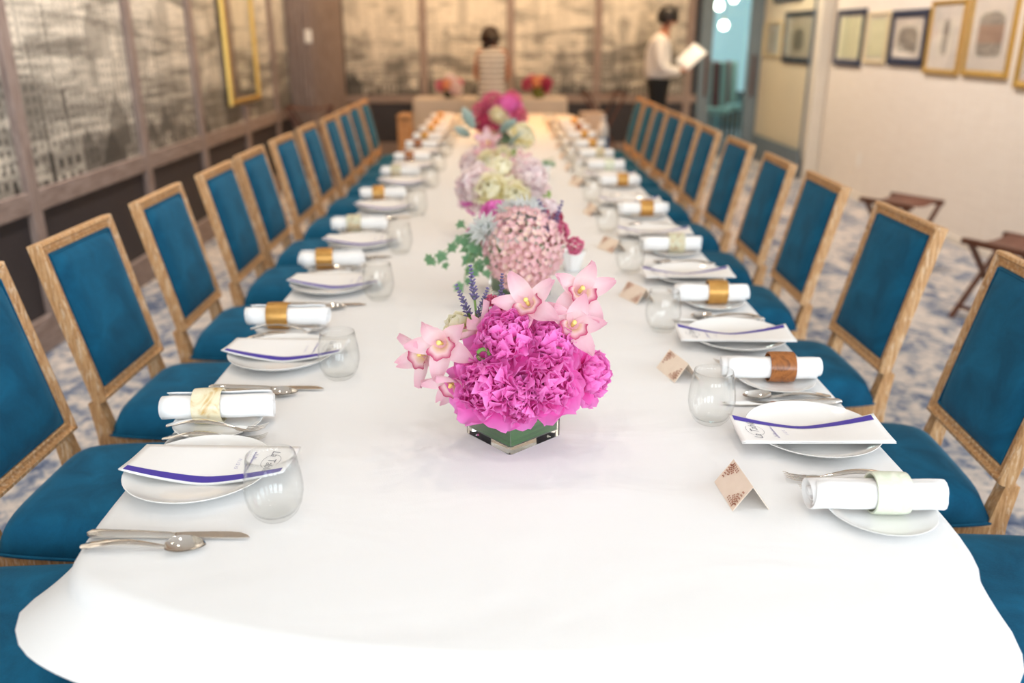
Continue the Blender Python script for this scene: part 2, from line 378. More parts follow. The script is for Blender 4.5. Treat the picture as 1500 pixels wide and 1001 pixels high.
# fluted corner column
cl = struct('trim_2', MB().rbox(XL - .02, -2.0, 9.45, YB, 0, ZC), M['trim_wood'])
for k in range(5):
    struct('fluting', MB().rbox(XL + .015 + k * .05, XL + .045 + k * .05, 9.43, 9.452, .02, ZC - .01), M['trim_wood'], cl, bevel=.006)
for k in range(12):
    struct('fluting', MB().rbox(-2.002, -1.98, 9.52 + k * .145, 9.61 + k * .145, .02, ZC - .01), M['trim_wood'], cl, bevel=.006)
sw = struct('light_switch', MB().rbox(-2.06, -1.985, 9.418, 9.43, 1.40, 1.53), M['switch_plastic'], cl, bevel=.003)
wb = struct('wall_back', MB().rbox(XL - .15, 2.46, YB + .02, YB + .14, 0, ZC), M['charcoal_panel'])
posts_b = [-.999, .093, 1.184, 2.34]
eb = [-2.0] + posts_b
for a, b in zip(eb[:-1], eb[1:]):
    struct('wallpaper_panel', MB().rbox(a + .02, b - .02, YB + .004, YB + .02, .74, ZC), M['city_print_end'], wb)
    struct('wainscot_panel', MB().rbox(a + .02, b - .02, YB + .004, YB + .02, .15, .68), M['charcoal_panel'], wb)
for x in posts_b:
    struct('post', MB().rbox(x - .045, x + .045, YB - .028, YB + .02, .16, ZC), M['trim_wood'], wb, bevel=.005)
plank('trim_wood_end', srgb(112, 96, 90), srgb(146, 128, 120), srgb(174, 158, 150), (.8, 7, 7))
struct('trim_3', MB().rbox(-2.0, 2.46, YB - .022, YB + .02, .664, .765), M['trim_wood_end'], bevel=.005)
struct('baseboard_back', MB().rbox(-2.0, 2.46, YB - .024, YB + .02, 0, .17), M['trim_wood_end'], bevel=.005)
# right wall with a proud far section behind a glass leaf
wr = MB().rbox(XR, XR + .14, 2.05, YB + .14, 0, ZC)
for (a, b) in ((YF, -3.05), (-1.75, -1.15), (.15, .75)): wr.rbox(XR, XR + .14, a, b, 0, ZC)
for (a, b) in ((-3.05, -1.75), (-1.15, .15), (.75, 2.05)): wr.rbox(XR, XR + .14, a, b, 0, .7); wr.rbox(XR, XR + .14, a, b, 2.8, ZC)
struct('wall_right', wr, M['linen_wall'])
struct('wall_right_pier', MB().rbox(3.25, XR - .001, 9.32, YB + .02, 0, ZC), M['linen_wall'])
struct('baseboard_right', MB().rbox(XR - .014, XR, YF, 9.2, 0, .05), M['cream_paint'])
struct('trim_4', MB().rbox(3.235, XR - .002, 9.23, 9.315, 0, ZC), M['cream_paint'], bevel=.01)
gl = empty('glass_leaf', (0, 0, 0), 0, 'tall sliding glass leaf with grey base rail in front of the far right wall', 'glass panel')
MB().rbox(3.195, 3.203, 9.36, 11.1, .30, 2.7).build('pane', M['green_pane'], gl, False)
MB().rbox(3.185, 3.213, 9.33, 11.13, .02, .30).build('base_rail', M['steel_blue_paint'], gl, False, .004)
MB().rbox(3.185, 3.213, 9.325, 9.345, .30, 2.7).build('stile', M['steel_blue_paint'], gl, False, .004)
# glazed door in the back right corner
d = empty('door_1'); d['kind'] = 'structure'
MB().rbox(2.47, 2.62, YB - .03, YB + .05, 0, 2.9).build('stile', M['steel_blue_paint'], d, False, .006)
MB().rbox(3.08, 3.24, YB - .03, YB + .05, 0, 2.9).build('stile', M['steel_blue_paint'], d, False, .006)
MB().rbox(2.62, 3.08, YB - .03, YB + .05, 0, .22).build('bottom_rail', M['steel_blue_paint'], d, False, .006)
MB().rbox(2.62, 3.08, YB - .03, YB + .05, 2.6, 2.9).build('top_rail', M['steel_blue_paint'], d, False, .006)
MB().rbox(2.62, 3.08, YB + .006, YB + .014, .22, 2.6).build('pane', M['pane_glass'], d, False)
for x in (2.56, 3.15):
    mb = MB().bar((x, YB - .055, .75), (x, YB - .055, 1.25), .025)
    mb.box((x, YB - .042, .8), (.02, .03, .02)).box((x, YB - .042, 1.2), (.02, .03, .02))
    mb.build('pull_handle', M['brown_wood'], d)
# the room behind the glazed door
struct('wall_annex_back', MB().rbox(1.6, 6.2, 15.0, 15.15, 0, ZC), M['teal_paint'])
struct('wall_annex_side', MB().rbox(1.5, 1.6, YB + .14, 15.15, 0, ZC), M['teal_paint'])
struct('wall_annex_far_side', MB().rbox(6.05, 6.2, YB + .14, 15.15, 0, ZC), M['teal_paint'])
struct('wall_annex_front', MB().rbox(3.51, 6.2, YB + .14, YB + .28, 0, ZC), M['cream_paint'])
wn = empty('window_1'); wn['kind'] = 'structure'
for x0 in (3.3, 4.2, 5.1):
    MB().rbox(x0 + .04, x0 + .78, 14.96, 14.985, .6, 2.5).build('pane', M['daylight_pane'], wn, False)
    for (a, b, z0, z1) in ((x0, x0 + .04, .55, 2.55), (x0 + .78, x0 + .82, .55, 2.55), (x0 + .04, x0 + .78, .55, .6), (x0 + .04, x0 + .78, 2.5, 2.55)):
        MB().rbox(a, b, 14.95, 14.995, z0, z1).build('frame_bar', M['steel_blue_paint'], wn, False)
area('annex_daylight', (4.2, 14.6, 2.2), (math.radians(-70), 0, 0), 2.2, 1.2, 20, (.7, .93, 1))
for (x, y, z, s_, w) in ((3.07, 13.0, 1.88, .06, 'upper'), (3.16, 13.0, 1.62, .06, 'lower'), (3.45, 13.7, 2.0, .055, 'farther')):
    g = empty('globe_lamp', (x, y, z), 0, f'{w} glowing round globe lamp hanging behind the glass door', 'lamp', 'globe lamps behind the glass door')
    MB().lathe([(s_ * math.sin(PI * k / 10), -s_ * math.cos(PI * k / 10)) for k in range(11)], 16).build('globe', M['lamp_globe'], g, True)
    MB().lathe([(0, s_ - .006), (.022, s_ - .005), (.02, s_ + .03), (0, s_ + .035)], 10).build('cap', M['gilt'], g)
    MB().sweep([(0, 0, s_ + .03), (0, 0, ZC - z)], .004, n=6).build('cord', M['black_cloth'], g)
    l = bpy.data.lights.new('globe_glow', 'POINT'); l.energy = 6; l.color = (1, .88, .7); l.shadow_soft_size = .08
    lo = bpy.data.objects.new('globe_glow', l); COL.objects.link(lo); lo.location = (x, y - .16, z)
for (x, y, w) in ((3.05, 12.9, 'nearer'), (3.35, 13.5, 'farther')):
    g = empty('striped_chair', (x, y, 0), math.radians(-25), f'{w} chair with striped red and aqua back behind the glass door', 'chair', 'striped chairs behind the glass door')
    for k in range(5):
        MB().box((-.2 + k * .1, -.2 - .0, .86), (.095, .05, .62)).xf(Matrix.Translation((0, .02, 0)) @ Matrix.Rotation(math.radians(8), 4, 'X')).build('back_stripe', M['red_stripe' if k % 2 else 'aqua_stripe'], g, 'auto', .012)
    MB().box((0, .03, .45), (.5, .46, .09)).build('seat', M['aqua_stripe'], g, 'auto', .02)
    for sx in (-1, 1):
        for y0 in (-.17, .22): MB().sweep([(sx * .21, y0, .41), (sx * .21, y0, 0)], [.022, .014]).build('leg', M['brown_wood'], g)
# the wall behind the photographer, with three tall windows
wf = MB()
for (a, b) in ((XL - .15, -1.95), (-.65, -.1), (1.2, 1.75), (3.05, 6.2)): wf.rbox(a, b, YF - .15, YF, 0, ZC)
for (a, b) in ((-1.95, -.65), (-.1, 1.2), (1.75, 3.05)): wf.rbox(a, b, YF - .15, YF, 0, .7); wf.rbox(a, b, YF - .15, YF, 2.8, ZC)
struct('wall_front', wf, M['cream_paint'])

# ================================================================== pictures on the right wall
def frame_rails(w, h, prof, mat_, parent, name='frame_rail'):
    """four mitred rails round a w x h opening in the local XZ plane facing -Y; prof = (inset outward, depth) points"""
    cs = [(-w/2, -h/2), (w/2, -h/2), (w/2, h/2), (-w/2, h/2)]; dg = [(-1, -1), (1, -1), (1, 1), (-1, 1)]
    for i in range(4):
        a, b = cs[i], cs[(i+1) % 4]; da, db = dg[i], dg[(i+1) % 4]; n = len(prof)
        vs = [(a[0] + da[0]*o, -dp, a[1] + da[1]*o) for o, dp in prof] + [(b[0] + db[0]*o, -dp, b[1] + db[1]*o) for o, dp in prof]
        MB().add(vs, [(k, (k+1) % n, n + (k+1) % n, n + k) for k in range(n)] + [tuple(range(n))[::-1], tuple(range(n, 2*n))]).build(name, mat_, parent, 'auto')
def print_mat(nm, kind):
    t = NT(nm); s_ = t.sep(t.coord()); x, z = s_[0], s_[2]; p = t.coord()
    n = t.noise(28, 5, .7, t.scale(p, (1, 1, 1)), .5); n2 = t.noise(110, 3, .6, t.scale(p, (1, 1, .3)))
    rx, rz, zc = {'tower': (.05, .15, .0), 'house': (.2, .17, -.01), 'sketch': (.2, .13, -.03), 'pale': (.02, .02, 0)}[kind]
    d_ = t.math('ADD', t.math('POWER', t.math('ABSOLUTE', t.math('DIVIDE', x, rx)), 3), t.math('POWER', t.math('ABSOLUTE', t.math('DIVIDE', t.math('SUBTRACT', z, zc), rz)), 3))
    inside = t.math('LESS_THAN', t.math('ADD', d_, t.math('MULTIPLY', n, 1.2)), 1.35)
    ink = t.mix(t.math('GREATER_THAN', n2, .5), srgb(70, 70, 74), srgb(170, 158, 146))
    if kind == 'house': ink = t.mix(t.math('LESS_THAN', t.math('ABSOLUTE', z), .06), ink, srgb(150, 110, 90))
    c = t.mix(t.math('MULTIPLY', inside, {'pale': .15}.get(kind, .85)), srgb(228, 220, 206) if kind != 'pale' else srgb(238, 236, 196), ink)  # the pale kind has yellowish window glare painted into its paper colour
    M[nm] = t.base(c, .75); return M[nm]
for k in ('tower', 'house', 'sketch', 'pale'): print_mat('print_' + k, k)
def picture(wall_x, y0, y1, z0, z1, fw, fm, kind, label, mat_w=.05):
    w, h = abs(y1 - y0) - 2*fw, z1 - z0 - 2*fw
    g = empty('framed_picture', (wall_x - .002, (y0+y1)/2, (z0+z1)/2), PI/2 * -1, label, 'picture', 'framed prints on the right wall')
    frame_rails(w, h, [(-.006, .0), (-.006, .016), (.004, .02), (fw * .5, .03), (fw, .024), (fw, .0)], M[fm], g)
    MB().box((0, -.004, 0), (w, .006, h)).build('backing', M['mat_board'], g, False)
    mw, mh = w - 2*mat_w, h - 2*mat_w
    frame_rails(mw, mh, [(0, .007), (.0, .0095), (mat_w, .0105), (mat_w, .007)], M['mat_board'], g, 'mat_strip')
    MB().box((0, -.0078, 0), (mw, .0012, mh)).build('print', M['print_' + kind], g, False)
    MB().box((0, -.0135, 0), (w + .008, .0015, h + .008)).build('glazing', M['picture_glass'], g, False)
    return g
picture(XR, 7.87, 8.35, 1.235, 1.665, .02, 'pale_gold_frame', 'pale', 'small frameless-looking print painted with pale window glare between two navy framed pictures', .03)
picture(XR, 8.41, 9.1, 1.194, 1.71, .05, 'navy_lacquer', 'pale', 'navy framed picture with yellow window glare painted on its sheet beside the steel post', .02)
picture(XR, 7.16, 7.82, 1.23, 1.67, .055, 'navy_lacquer', 'sketch', 'navy framed picture next to the gold framed tower print', .05)
picture(XR, 6.58, 7.12, 1.186, 1.72, .03, 'gilt', 'tower', 'gold framed print of a small dark tower on wide mount', .11)
picture(XR, 5.92, 6.52, 1.19, 1.76, .035, 'gilt', 'house', 'gold framed print of a gabled house', .10)
picture(XR, 5.1, 5.82, 1.14, 1.66, .04, 'gilt', 'sketch', 'gold framed picture cut by the right edge of the photograph', .08)
picture(3.25, 9.42, 10.4, 1.19, 1.725, .05, 'navy_lacquer', 'sketch', 'navy framed landscape sketch behind the glass leaf', .07)
picture(3.25, 10.5, 11.15, 1.24, 1.63, .02, 'pale_gold_frame', 'tower', 'small cream framed print beside the glazed door', .08)
picture(3.25, 9.9, 10.9, 1.84, 2.3, .04, 'navy_lacquer', 'sketch', 'navy framed picture high on the wall cut by the top edge', .06)
o = MB().rbox(XR - .008, XR - .0005, 8.12, 8.2, .30, .42).build('outlet_plate', M['switch_plastic'], None, False, .002)
tag(o, 'small cream outlet plate low on the right wall', 'outlet')
# gilt mirror on the left wall
g = empty('wall_mirror', (XL + .03, 7.62, 1.75), PI/2, 'tall gold framed mirror leaning on the printed left wall', 'mirror')
MB().box((0, -.01, 0), (.80, .012, 1.58)).build('glass', M['mirror_glass'], g, False)
frame_rails(.78, 1.56, [(0, .0), (0, .02), (.012, .035), (.04, .028), (.045, .0)], M['gilt'], g)

# ================================================================== dining table and cloths
T = .762; CX = .03; HW = .65
def outline(y0, y1, sag, hw, step=.014, smooth=10):
    R_ = (hw*hw + sag*sag) / (2*sag); th = math.asin(hw / R_); P = []
    n = int(2 * th * R_ / step)
    for k in range(n): a = -th + 2*th*k/n; P.append((CX + R_*math.sin(a), y0 - sag + R_ - R_*math.cos(a)))
    m = int((y1 - y0) / .06)
    for k in range(m): P.append((CX + hw, y0 + (y1 - y0)*k/m))
    for k in range(n): a = th - 2*th*k/n; P.append((CX + R_*math.sin(a), y1 + sag - R_ + R_*math.cos(a)))
    for k in range(m): P.append((CX - hw, y1 - (y1 - y0)*k/m))
    for _ in range(smooth):
        N = len(P); P = [((P[i-1][0] + 2*P[i][0] + P[(i+1) % N][0]) / 4, (P[i-1][1] + 2*P[i][1] + P[(i+1) % N][1]) / 4) for i in range(N)]
    return P
TY0, TY1, SAG = 1.0, 8.35, .185
def normals(P):
    N = len(P); R_ = []
    for i in range(N):
        tx, ty = P[(i+1) % N][0] - P[i-1][0], P[(i+1) % N][1] - P[i-1][1]; l = math.hypot(tx, ty); R_.append((ty/l, -tx/l))
    return R_
tb = empty('dining_table', (CX, 4.6, 0), 0, 'long dining table hidden under the white cloths', 'table')
mb = MB().prism(outline(TY0 + .02, TY1 - .02, SAG, HW - .025, .06), T - .034, T - .006); mb.xf(Matrix.Translation((-CX, -4.6, 0))).build('table_top', M['brown_wood'], tb)
for y in (-3.2, -1.1, 1.1, 3.2):
    for sx in (-1, 1): MB().bar((sx*.45, y, 0), (sx*.45, y, T - .036), .06).build('leg', M['brown_wood'], tb)
def corner_w(p):
    return max(math.exp(-((p[0] - cx)**2 + (p[1] - cy)**2) / (.30**2)) for cx in (CX - HW, CX + HW) for cy in (TY0, TY1))
def bow_w(p): return 1.0 if (p[1] < TY0 + .02 or p[1] > TY1 - .02) else max(0, 1 - min(abs(p[1] - TY0), abs(p[1] - TY1)) / .25)
def cloth(name, z0, drop, off, flare, cflare, fold, foldn, side_in, roll=.026, rows=10, smooth_top=True):
    P = outline(TY0, TY1, SAG, HW); N_ = normals(P); n = len(P); mb = MB(); rings = []
    arc = 0; A = []
    for i in range(n): A.append(arc); arc += math.hypot(P[(i+1) % n][0] - P[i][0], P[(i+1) % n][1] - P[i][1])
    prof = []
    for k in range(5): a = PI/2*k/4; prof.append((roll*math.sin(a), roll*(1 - math.cos(a)), 0))
    for k in range(1, rows + 1): prof.append((roll, roll, k / rows))
    vs = []
    for (ro, rd, s_) in prof:
        for i in range(n):
            c_ = corner_w(P[i]); b_ = bow_w(P[i]); nx, ny = N_[i]
            wv = math.sin(A[i] * foldn + 1.3*math.sin(A[i] * 1.7)) * fold * b_
            sidev = math.sin(A[i] * 5.1) * fold * .25
            o_ = off + ro - side_in * (1 - b_) + (flare * (.3 + .7*b_) + cflare*c_ + (wv + sidev) ) * s_ ** 1.2
            dr = drop
            if drop < .3: dr = (drop + .04 * ((P[i][0] - CX) / HW) * b_) * (1 + .02 * math.sin(A[i] * 3)) - c_ * drop * (.22 if P[i][0] < CX else .18)
            z = z0 - rd - (dr - roll) * s_ * (1 - .0 * c_)
            vs.append((P[i][0] + nx*o_, P[i][1] + ny*o_, z))
    fs = [tuple(range(n))] if smooth_top else []
    for j in range(len(prof) - 1):
        for i in range(n): k = (i + 1) % n; fs.append((j*n + i, (j+1)*n + i, (j+1)*n + k, j*n + k))
    mb.add(vs, fs); return mb
ov = cloth('c', T, .130, -.02, .014, .05, .012, 9, .0).build('tablecloth', M['table_linen'], None, True)
tag(ov, 'white linen tablecloth spread over the long dining table', 'tablecloth')
sk = cloth('c', T - .006, T - .016, -.02, .03, .0, .016, 14, .03, .008, 14).build('table_skirt', M['table_linen'], None, True)
tag(sk, 'white floor-length under cloth hanging below the tablecloth hem', 'tablecloth')

# ================================================================== chairs
def make_chair():
    g = empty('dining_chair'); ok, vel = M['oak'], M['velvet']
    # seat rails
    fw_, bw, yf, yb = .235, .20, .20, -.215
    def trap(o, z0, z1): return [(-bw - o, yb - o), (bw + o, yb - o), (fw_ + o, yf + o), (-fw_ - o, yf + o)]
    MB().bar((-fw_ + .02, yf - .012, .415), (fw_ - .02, yf - .012, .415), .03, .07).build('seat_rail', ok, g, 'auto', .003)
    MB().bar((-bw + .02, yb + .012, .415), (bw - .02, yb + .012, .415), .03, .07).build('seat_rail', ok, g, 'auto', .003)
    for s_ in (-1, 1): MB().bar((s_ * (bw - .012), yb + .02, .415), (s_ * (fw_ - .012), yf - .02, .415), .03, .07).build('seat_rail', ok, g, 'auto', .003)
    # cushion: rounded trapezoid with a crown
    def cush(u, v):
        a = (u - .5) * 2; b = (v - .5) * 2
        ym = (yb + yf) / 2; y = yb + .012 + (yf - yb + .004) * v; hw = bw + (fw_ - bw) * v + .006
        e = max(abs(a), abs(b)); q = (1 - abs(a) ** 5) ** .5 * (1 - abs(b) ** 6) ** .5 if e < 1 else 0
        k_ = 1 - .045 * (a*a*b*b) ** 2
        return (a * hw * k_, (y - ym) * k_ + ym, .452 + .018 * (1 if e < 1 else .5) + .060 * q)
    mb = MB().grid(cush, 18, 18); n = 19
    rim = list(range(n)) + [n*(k+1) - 1 for k in range(1, n)] + [n*n - 1 - k for k in range(1, n)] + [n*(n - 1 - k) for k in range(1, n - 1)]
    lo = [(mb.v[i][0], mb.v[i][1], .448) for i in rim]; b0 = len(mb.v); mb.v += lo; m_ = len(rim)
    mb.f += [(rim[i], rim[(i+1) % m_], b0 + (i+1) % m_, b0 + i) for i in range(m_)] + [tuple(b0 + i for i in range(m_))]
    seat = mb.build('seat', vel, g, True)
    pp = [(mb.v[i][0]*1.008, mb.v[i][1] + (.001 if mb.v[i][1] > 0 else -.001), .4535) for i in rim]; pp.append(pp[0])
    MB().sweep(pp, .004, n=6).build('piping', vel, seat)
    # front legs: block, ring, fluted taper
    for s_ in (-1, 1):
        x, y = s_ * (fw_ - .022), yf - .022
        lg = MB().box((x, y, .415), (.05, .05, .076)).build('leg_block', ok, g, 'auto', .003)
        fl = []
        for k in range(9):
            zz = .362 * (1 - k / 8); r_ = .024 - .011 * k / 8
            fl.append((r_ * (1.12 if k == 0 else 1), zz))
        mbl = MB(); N_ = 20; vs = []; m = len(fl)
        for i in range(N_):
            a = 2*PI*i/N_; kk = 1 if i % 2 else .86
            for r_, zz in fl: vs.append((x + r_*kk*math.cos(a), y + r_*kk*math.sin(a), zz))
        mbl.add(vs, [(i*m + j, ((i+1) % N_)*m + j, ((i+1) % N_)*m + j + 1, i*m + j + 1) for i in range(N_) for j in range(m - 1)] + [tuple(i*m + m - 1 for i in range(N_))])
        mbl.lathe([(.0, .384), (.028, .383), (.03, .374), (.028, .364), (0, .363)], 16, (x, y, 0))
        mbl.build('leg', ok, g)
        # rear leg: raked square post that carries on up to the back frame
        x = s_ * (bw - .02)
        MB().sweep([(x, yb - .07, 0), (x, yb - .03, .2), (x, yb + .005, .385), (x, yb + .005, .455), (x, yb - .012, .545)], [.020, .023, .029, .029, .024], [.019, .022, .028, .028, .022], 4, (0, 1, 0)).build('leg', ok, g)
    # back: local plane tilted by 13 degrees
    w, h = .40, .435; ang = math.atan2(.10, .43)
    Mb = Matrix.Translation((0, yb - .0, .543)) @ Matrix.Rotation(ang, 4, 'X')
    prof = [(0, .008), (.002, .016), (.008, .018), (.012, .011), (.019, .013), (.024, .023), (.031, .021), (.033, .012), (.033, -.010), (.0, -.010)]
    iw, ih = w - .066, h - .066
    cs = [(-iw/2, .033), (iw/2, .033), (iw/2, .033 + ih), (-iw/2, .033 + ih)]; dg = [(-1, -1), (1, -1), (1, 1), (-1, 1)]
    for i, nm in enumerate(('bottom_rail', 'stile', 'top_rail', 'stile')):
        a, b = cs[i], cs[(i+1) % 4]; da, db = dg[i], dg[(i+1) % 4]; n = len(prof)
        vs = [(a[0] + da[0]*o_, dp, a[1] + da[1]*o_) for o_, dp in prof] + [(b[0] + db[0]*o_, dp, b[1] + db[1]*o_) for o_, dp in prof]
        MB().add(vs, [(k, (k+1) % n, n + (k+1) % n, n + k) for k in range(n)] + [tuple(range(n))[::-1], tuple(range(n, 2*n))]).xf(Mb).build(nm, ok, g)
    def pad(sgn, t0, bulge):
        def fn(u, v):
            a, b = (u - .5)*2, (v - .5)*2; q = (1 - abs(a)**4) * (1 - abs(b)**6)
            return (a*(iw/2 + .002), sgn*(t0 + bulge * q**.5 if q > 0 else t0), .031 + (ih + .004)*v)
        return MB().grid(fn, 12, 16).xf(Mb)
    bc = pad(1, .012, .024).build('back_cushion', vel, g, True)
    pts = [(-iw/2 + .004, .014, .037), (iw/2 - .004, .017, .037), (iw/2 - .004, .017, .029 + ih), (-iw/2 + .004, .017, .029 + ih), (-iw/2 + .004, .014, .037)]
    MB().sweep(pts, .0035, n=6, up=(0, 1, 0)).xf(Mb).build('piping', vel, bc)
    pad(-1, .008, .008).build('rear_panel', vel, g, True)
    return g
proto = make_chair(); used = [False]
random.seed(4)
def place_chair(x, y, rz, label):
    o = proto if not used[0] else copy_tree(proto); used[0] = True
    o.location = (x, y, 0); o.rotation_euler = (0, 0, rz); tag(o, label, 'chair', 'teal velvet dining chairs along the table'); return o
CL = [1.19, 1.71, 2.262, 2.85, 3.43, 3.95, 4.54, 5.14, 5.71, 6.2, 6.69, 7.18]
CR = [1.28, 1.82, 2.45, 3.12, 3.68, 4.33, 4.95, 5.46, 5.97, 6.47, 6.97, 7.47]
for k, y in enumerate(CL):
    place_chair(-.875 if k == 0 else -.84 + random.uniform(-.012, .006), y, -PI/2 + random.uniform(-.02, .02), f'teal velvet dining chair on the left of the long table, {ORD[k]} from the near end')
for k, y in enumerate(CR):
    place_chair(.925 if k == 0 else .868 + random.uniform(-.006, .012), y, PI/2 + random.uniform(-.03, .03) + (-.05 if k == 1 else 0), f'teal velvet dining chair on the right of the long table, {ORD[k]} from the near end')

# ================================================================== place settings
TS = T + .0006
def arc_prof(pts): return pts
# --- plates
def plate_mesh(nm, R_, h):
    pr = [(0, .0035), (R_*.5, .0035), (R_*.56, .0), (R_*.62, .0015), (R_*.8, h*.36), (R_*.93, h*.72), (R_, h*.97), (R_*1.004, h*1.0), (R_*.995, h*1.03), (R_*.96, h*.93), (R_*.85, h*.60), (R_*.7, h*.36), (R_*.5, h*.29), (R_*.25, h*.27), (0, h*.27)]
    return MB().lathe(pr, 48).mesh(nm, M['porcelain'], 'auto')
DP = plate_mesh('dinner_plate', .119, .0215); BP = plate_mesh('bread_plate', .081, .0145)
# --- menu card: local X = towards the table centre, local Y = the diner's left (so band edge is at -Y)
ML, MW = .268, .104
def menu_z(a, b):
    """sag of the band edge into the plate; a along the card, b across (+ = fold edge)"""
    k = max(0, min(1, (MW/2 - b) / MW)); e = abs(a) / (ML/2); e = math.sqrt(e*e + .012) - .09
    return .0252 + .011*k*e*e - .0185 * k**1.3 * (1 - min(1, e)) - .002 * math.sin(PI*k)
def menu_sheet(dz, sh=0):
    return MB().grid(lambda u, v: ((u - .5)*ML, (v - .5)*MW + sh, menu_z((u - .5)*ML, (v - .5)*MW) + dz), 24, 10)
def thick(mb, t):
    n = len(mb.v); f0 = list(mb.f); mb.v += [(x, y, z - t) for x, y, z in mb.v]; mb.f += [tuple(i + n for i in q)[::-1] for q in f0]
    ed = {}
    for q in f0:
        for i in range(len(q)):
            a, b = q[i], q[(i+1) % len(q)]
            if (b, a) in ed: del ed[(b, a)]
            else: ed[(a, b)] = 1
    mb.f += [(b, a, a + n, b + n) for a, b in ed]; return mb
def text_mb(txt, size, shear=0):
    cu = bpy.data.curves.new('t', 'FONT'); cu.body = txt; cu.size = size; cu.shear = shear; cu.align_x = 'CENTER'; cu.offset = -.012 * size; cu.resolution_u = 2
    ob = bpy.data.objects.new('t', cu); COL.objects.link(ob); bpy.context.view_layer.update()
    me = ob.to_mesh(); mb = MB().add([tuple(v.co) for v in me.vertices], [tuple(p.vertices) for p in me.polygons]); ob.to_mesh_clear()
    bpy.data.objects.remove(ob); bpy.data.curves.remove(cu); return mb
def drape(mb, a0, lift=.0007):
    """text plane (x right, y up) laid on the card: reading direction = diner's right (-Y), up = +X"""
    mb.v = [(a0 + y, -x, menu_z(a0 + y, -x) + lift) for x, y, z in mb.v]; return mb
def ribbon(pts, w):
    mb = MB()
    for (x0, y0), (x1, y1) in zip(pts[:-1], pts[1:]):
        dx, dy = x1 - x0, y1 - y0; l = math.hypot(dx, dy) or 1; nx, ny = -dy/l*w/2, dx/l*w/2
        mb.add([(x0 + nx, y0 + ny, 0), (x0 - nx, y0 - ny, 0), (x1 - nx, y1 - ny, 0), (x1 + nx, y1 + ny, 0)], [(0, 1, 2, 3)])
    return mb
def scribble(x0, x1, h, seed, step=.0022, w=.0006):
    rnd = random.Random(seed); P = []; x = x0; ph = 0
    while x < x1:
        k = h * (1.7 if rnd.random() < .18 else .7)
        for q in range(6):
            a = q/6*2*PI; P.append((x + step*q/6 + .0009*math.sin(a), k*.5*(1 - math.cos(a)) * .6))
        x += step * rnd.uniform(.8, 1.2)
        if rnd.random() < .09: x += step * 1.4
    return ribbon(P, w)
def make_menu():
    g = empty('menu_card')
    thick(menu_sheet(0), .0004).build('cover', M['menu_paper'], g, True)
    thick(menu_sheet(-.0022, .001), .0004).build('inner_leaf', M['menu_paper'], g, True)
    mb = MB().grid(lambda u, v: ((u - .5)*(ML - .012), -MW/2 + .0035 + .0165*v, menu_z((u - .5)*(ML - .012), -MW/2 + .0035 + .0165*v) + .0006), 24, 2)
    o = mb.build('colour_band', M['purple_ink'], g, True); o['label'] = 'violet stripe along the long edge'
    lg = drape(text_mb('La Table', .021, .35), .092); lg.add(*(lambda q: (q.v, q.f))(drape(ribbon([(.022*math.cos(a*.3), .006 + .016*math.sin(a*.3)) for a in range(3, 20)], .0006), .092)))
    o = lg.build('lettering', M['grey_ink'], g, False); o['label'] = 'hand-lettered logo in grey ink'
    o = drape(scribble(-.032, .032, .0075, 3), .062).build('lettering', M['violet_ink'], g, False); o['label'] = 'line of fine violet script'
    o = drape(text_mb('11.12.15', .0085, .25), .040).build('lettering', M['violet_ink'], g, False); o['label'] = 'small violet date'
    return g
# --- rolled napkin with ring: axis along local X
def napkin_mesh(seed):
    rnd = random.Random(seed); L = .196; n = 46; mb = MB(); prof = []
    for k in range(n + 1):
        a = k/n * 2*PI*3.2; r_ = .0075 + .0205*k/n; prof.append((r_*math.cos(a)*1.06, r_*math.sin(a)*.96, k/n))
    nx = 10; vs = []
    for i in range(nx + 1):
        u = i/nx
        for (y, z, q) in prof:
            e = .006*math.sin(q*9 + seed) + .004*(1 - q)
            x = (u - .5) * (L - .010*(1 - q)) + (e if u > .5 else -e) * abs(u - .5)*2
            sq = 1 - .035*math.exp(-((u - .5)/.16)**2) + .012*math.sin(u*9 + seed + q*3)
            vs.append((x, y*sq, z*sq + .027 + .0006*math.sin(u*17)))
    m = n + 1
    mb.add(vs, [(i*m + j, (i+1)*m + j, (i+1)*m + j + 1, i*m + j + 1) for i in range(nx) for j in range(n)])
    return thick_n(mb, .0016).mesh('roll', M['napkin'], True)
def thick_n(mb, t):
    me = bpy.data.meshes.new('q'); me.from_pydata(mb.v, [], mb.f); bm = bmesh.new(); bm.from_mesh(me); bmesh.ops.recalc_face_normals(bm, faces=bm.faces)
    bmesh.ops.solidify(bm, geom=bm.faces[:], thickness=t); bm.verts.ensure_lookup_table()
    r_ = MB().add([tuple(v.co) for v in bm.verts], [tuple(v.index for v in f.verts) for f in bm.faces]); bm.free(); bpy.data.meshes.remove(me); return r_
ROLLS = [napkin_mesh(s_) for s_ in (1, 2, 3)]
def ring_mesh(nm):
    w = .026; mb = MB(); pr = [(.0287, -w), (.0318, -w), (.0328, -w*.5), (.0328, w*.5), (.0318, w), (.0287, w), (.0287, -w)]
    mb.lathe(pr[:-1] , 28); mb.f = [q for q in mb.f if len(q) == 4]; m = 6; mb.f += [(((i+1) % 28)*m + 0, i*m + 0, i*m + 5, ((i+1) % 28)*m + 5) for i in range(28)]
    mb.xf(Matrix.Scale(1.04, 4, (0, 1, 0)) @ Matrix.Rotation(PI/2, 4, 'Y'))
    return mb.mesh('napkin_ring', M[nm], 'auto')
RINGS = {k: ring_mesh(k) for k in ('ring_cream', 'ring_jade', 'ring_brown', 'ring_mottled', 'ring_gold')}
RING_WORD = {'ring_cream': 'marbled cream', 'ring_jade': 'pale jade', 'ring_brown': 'dark brown horn', 'ring_mottled': 'mottled brown and cream', 'ring_gold': 'gold'}
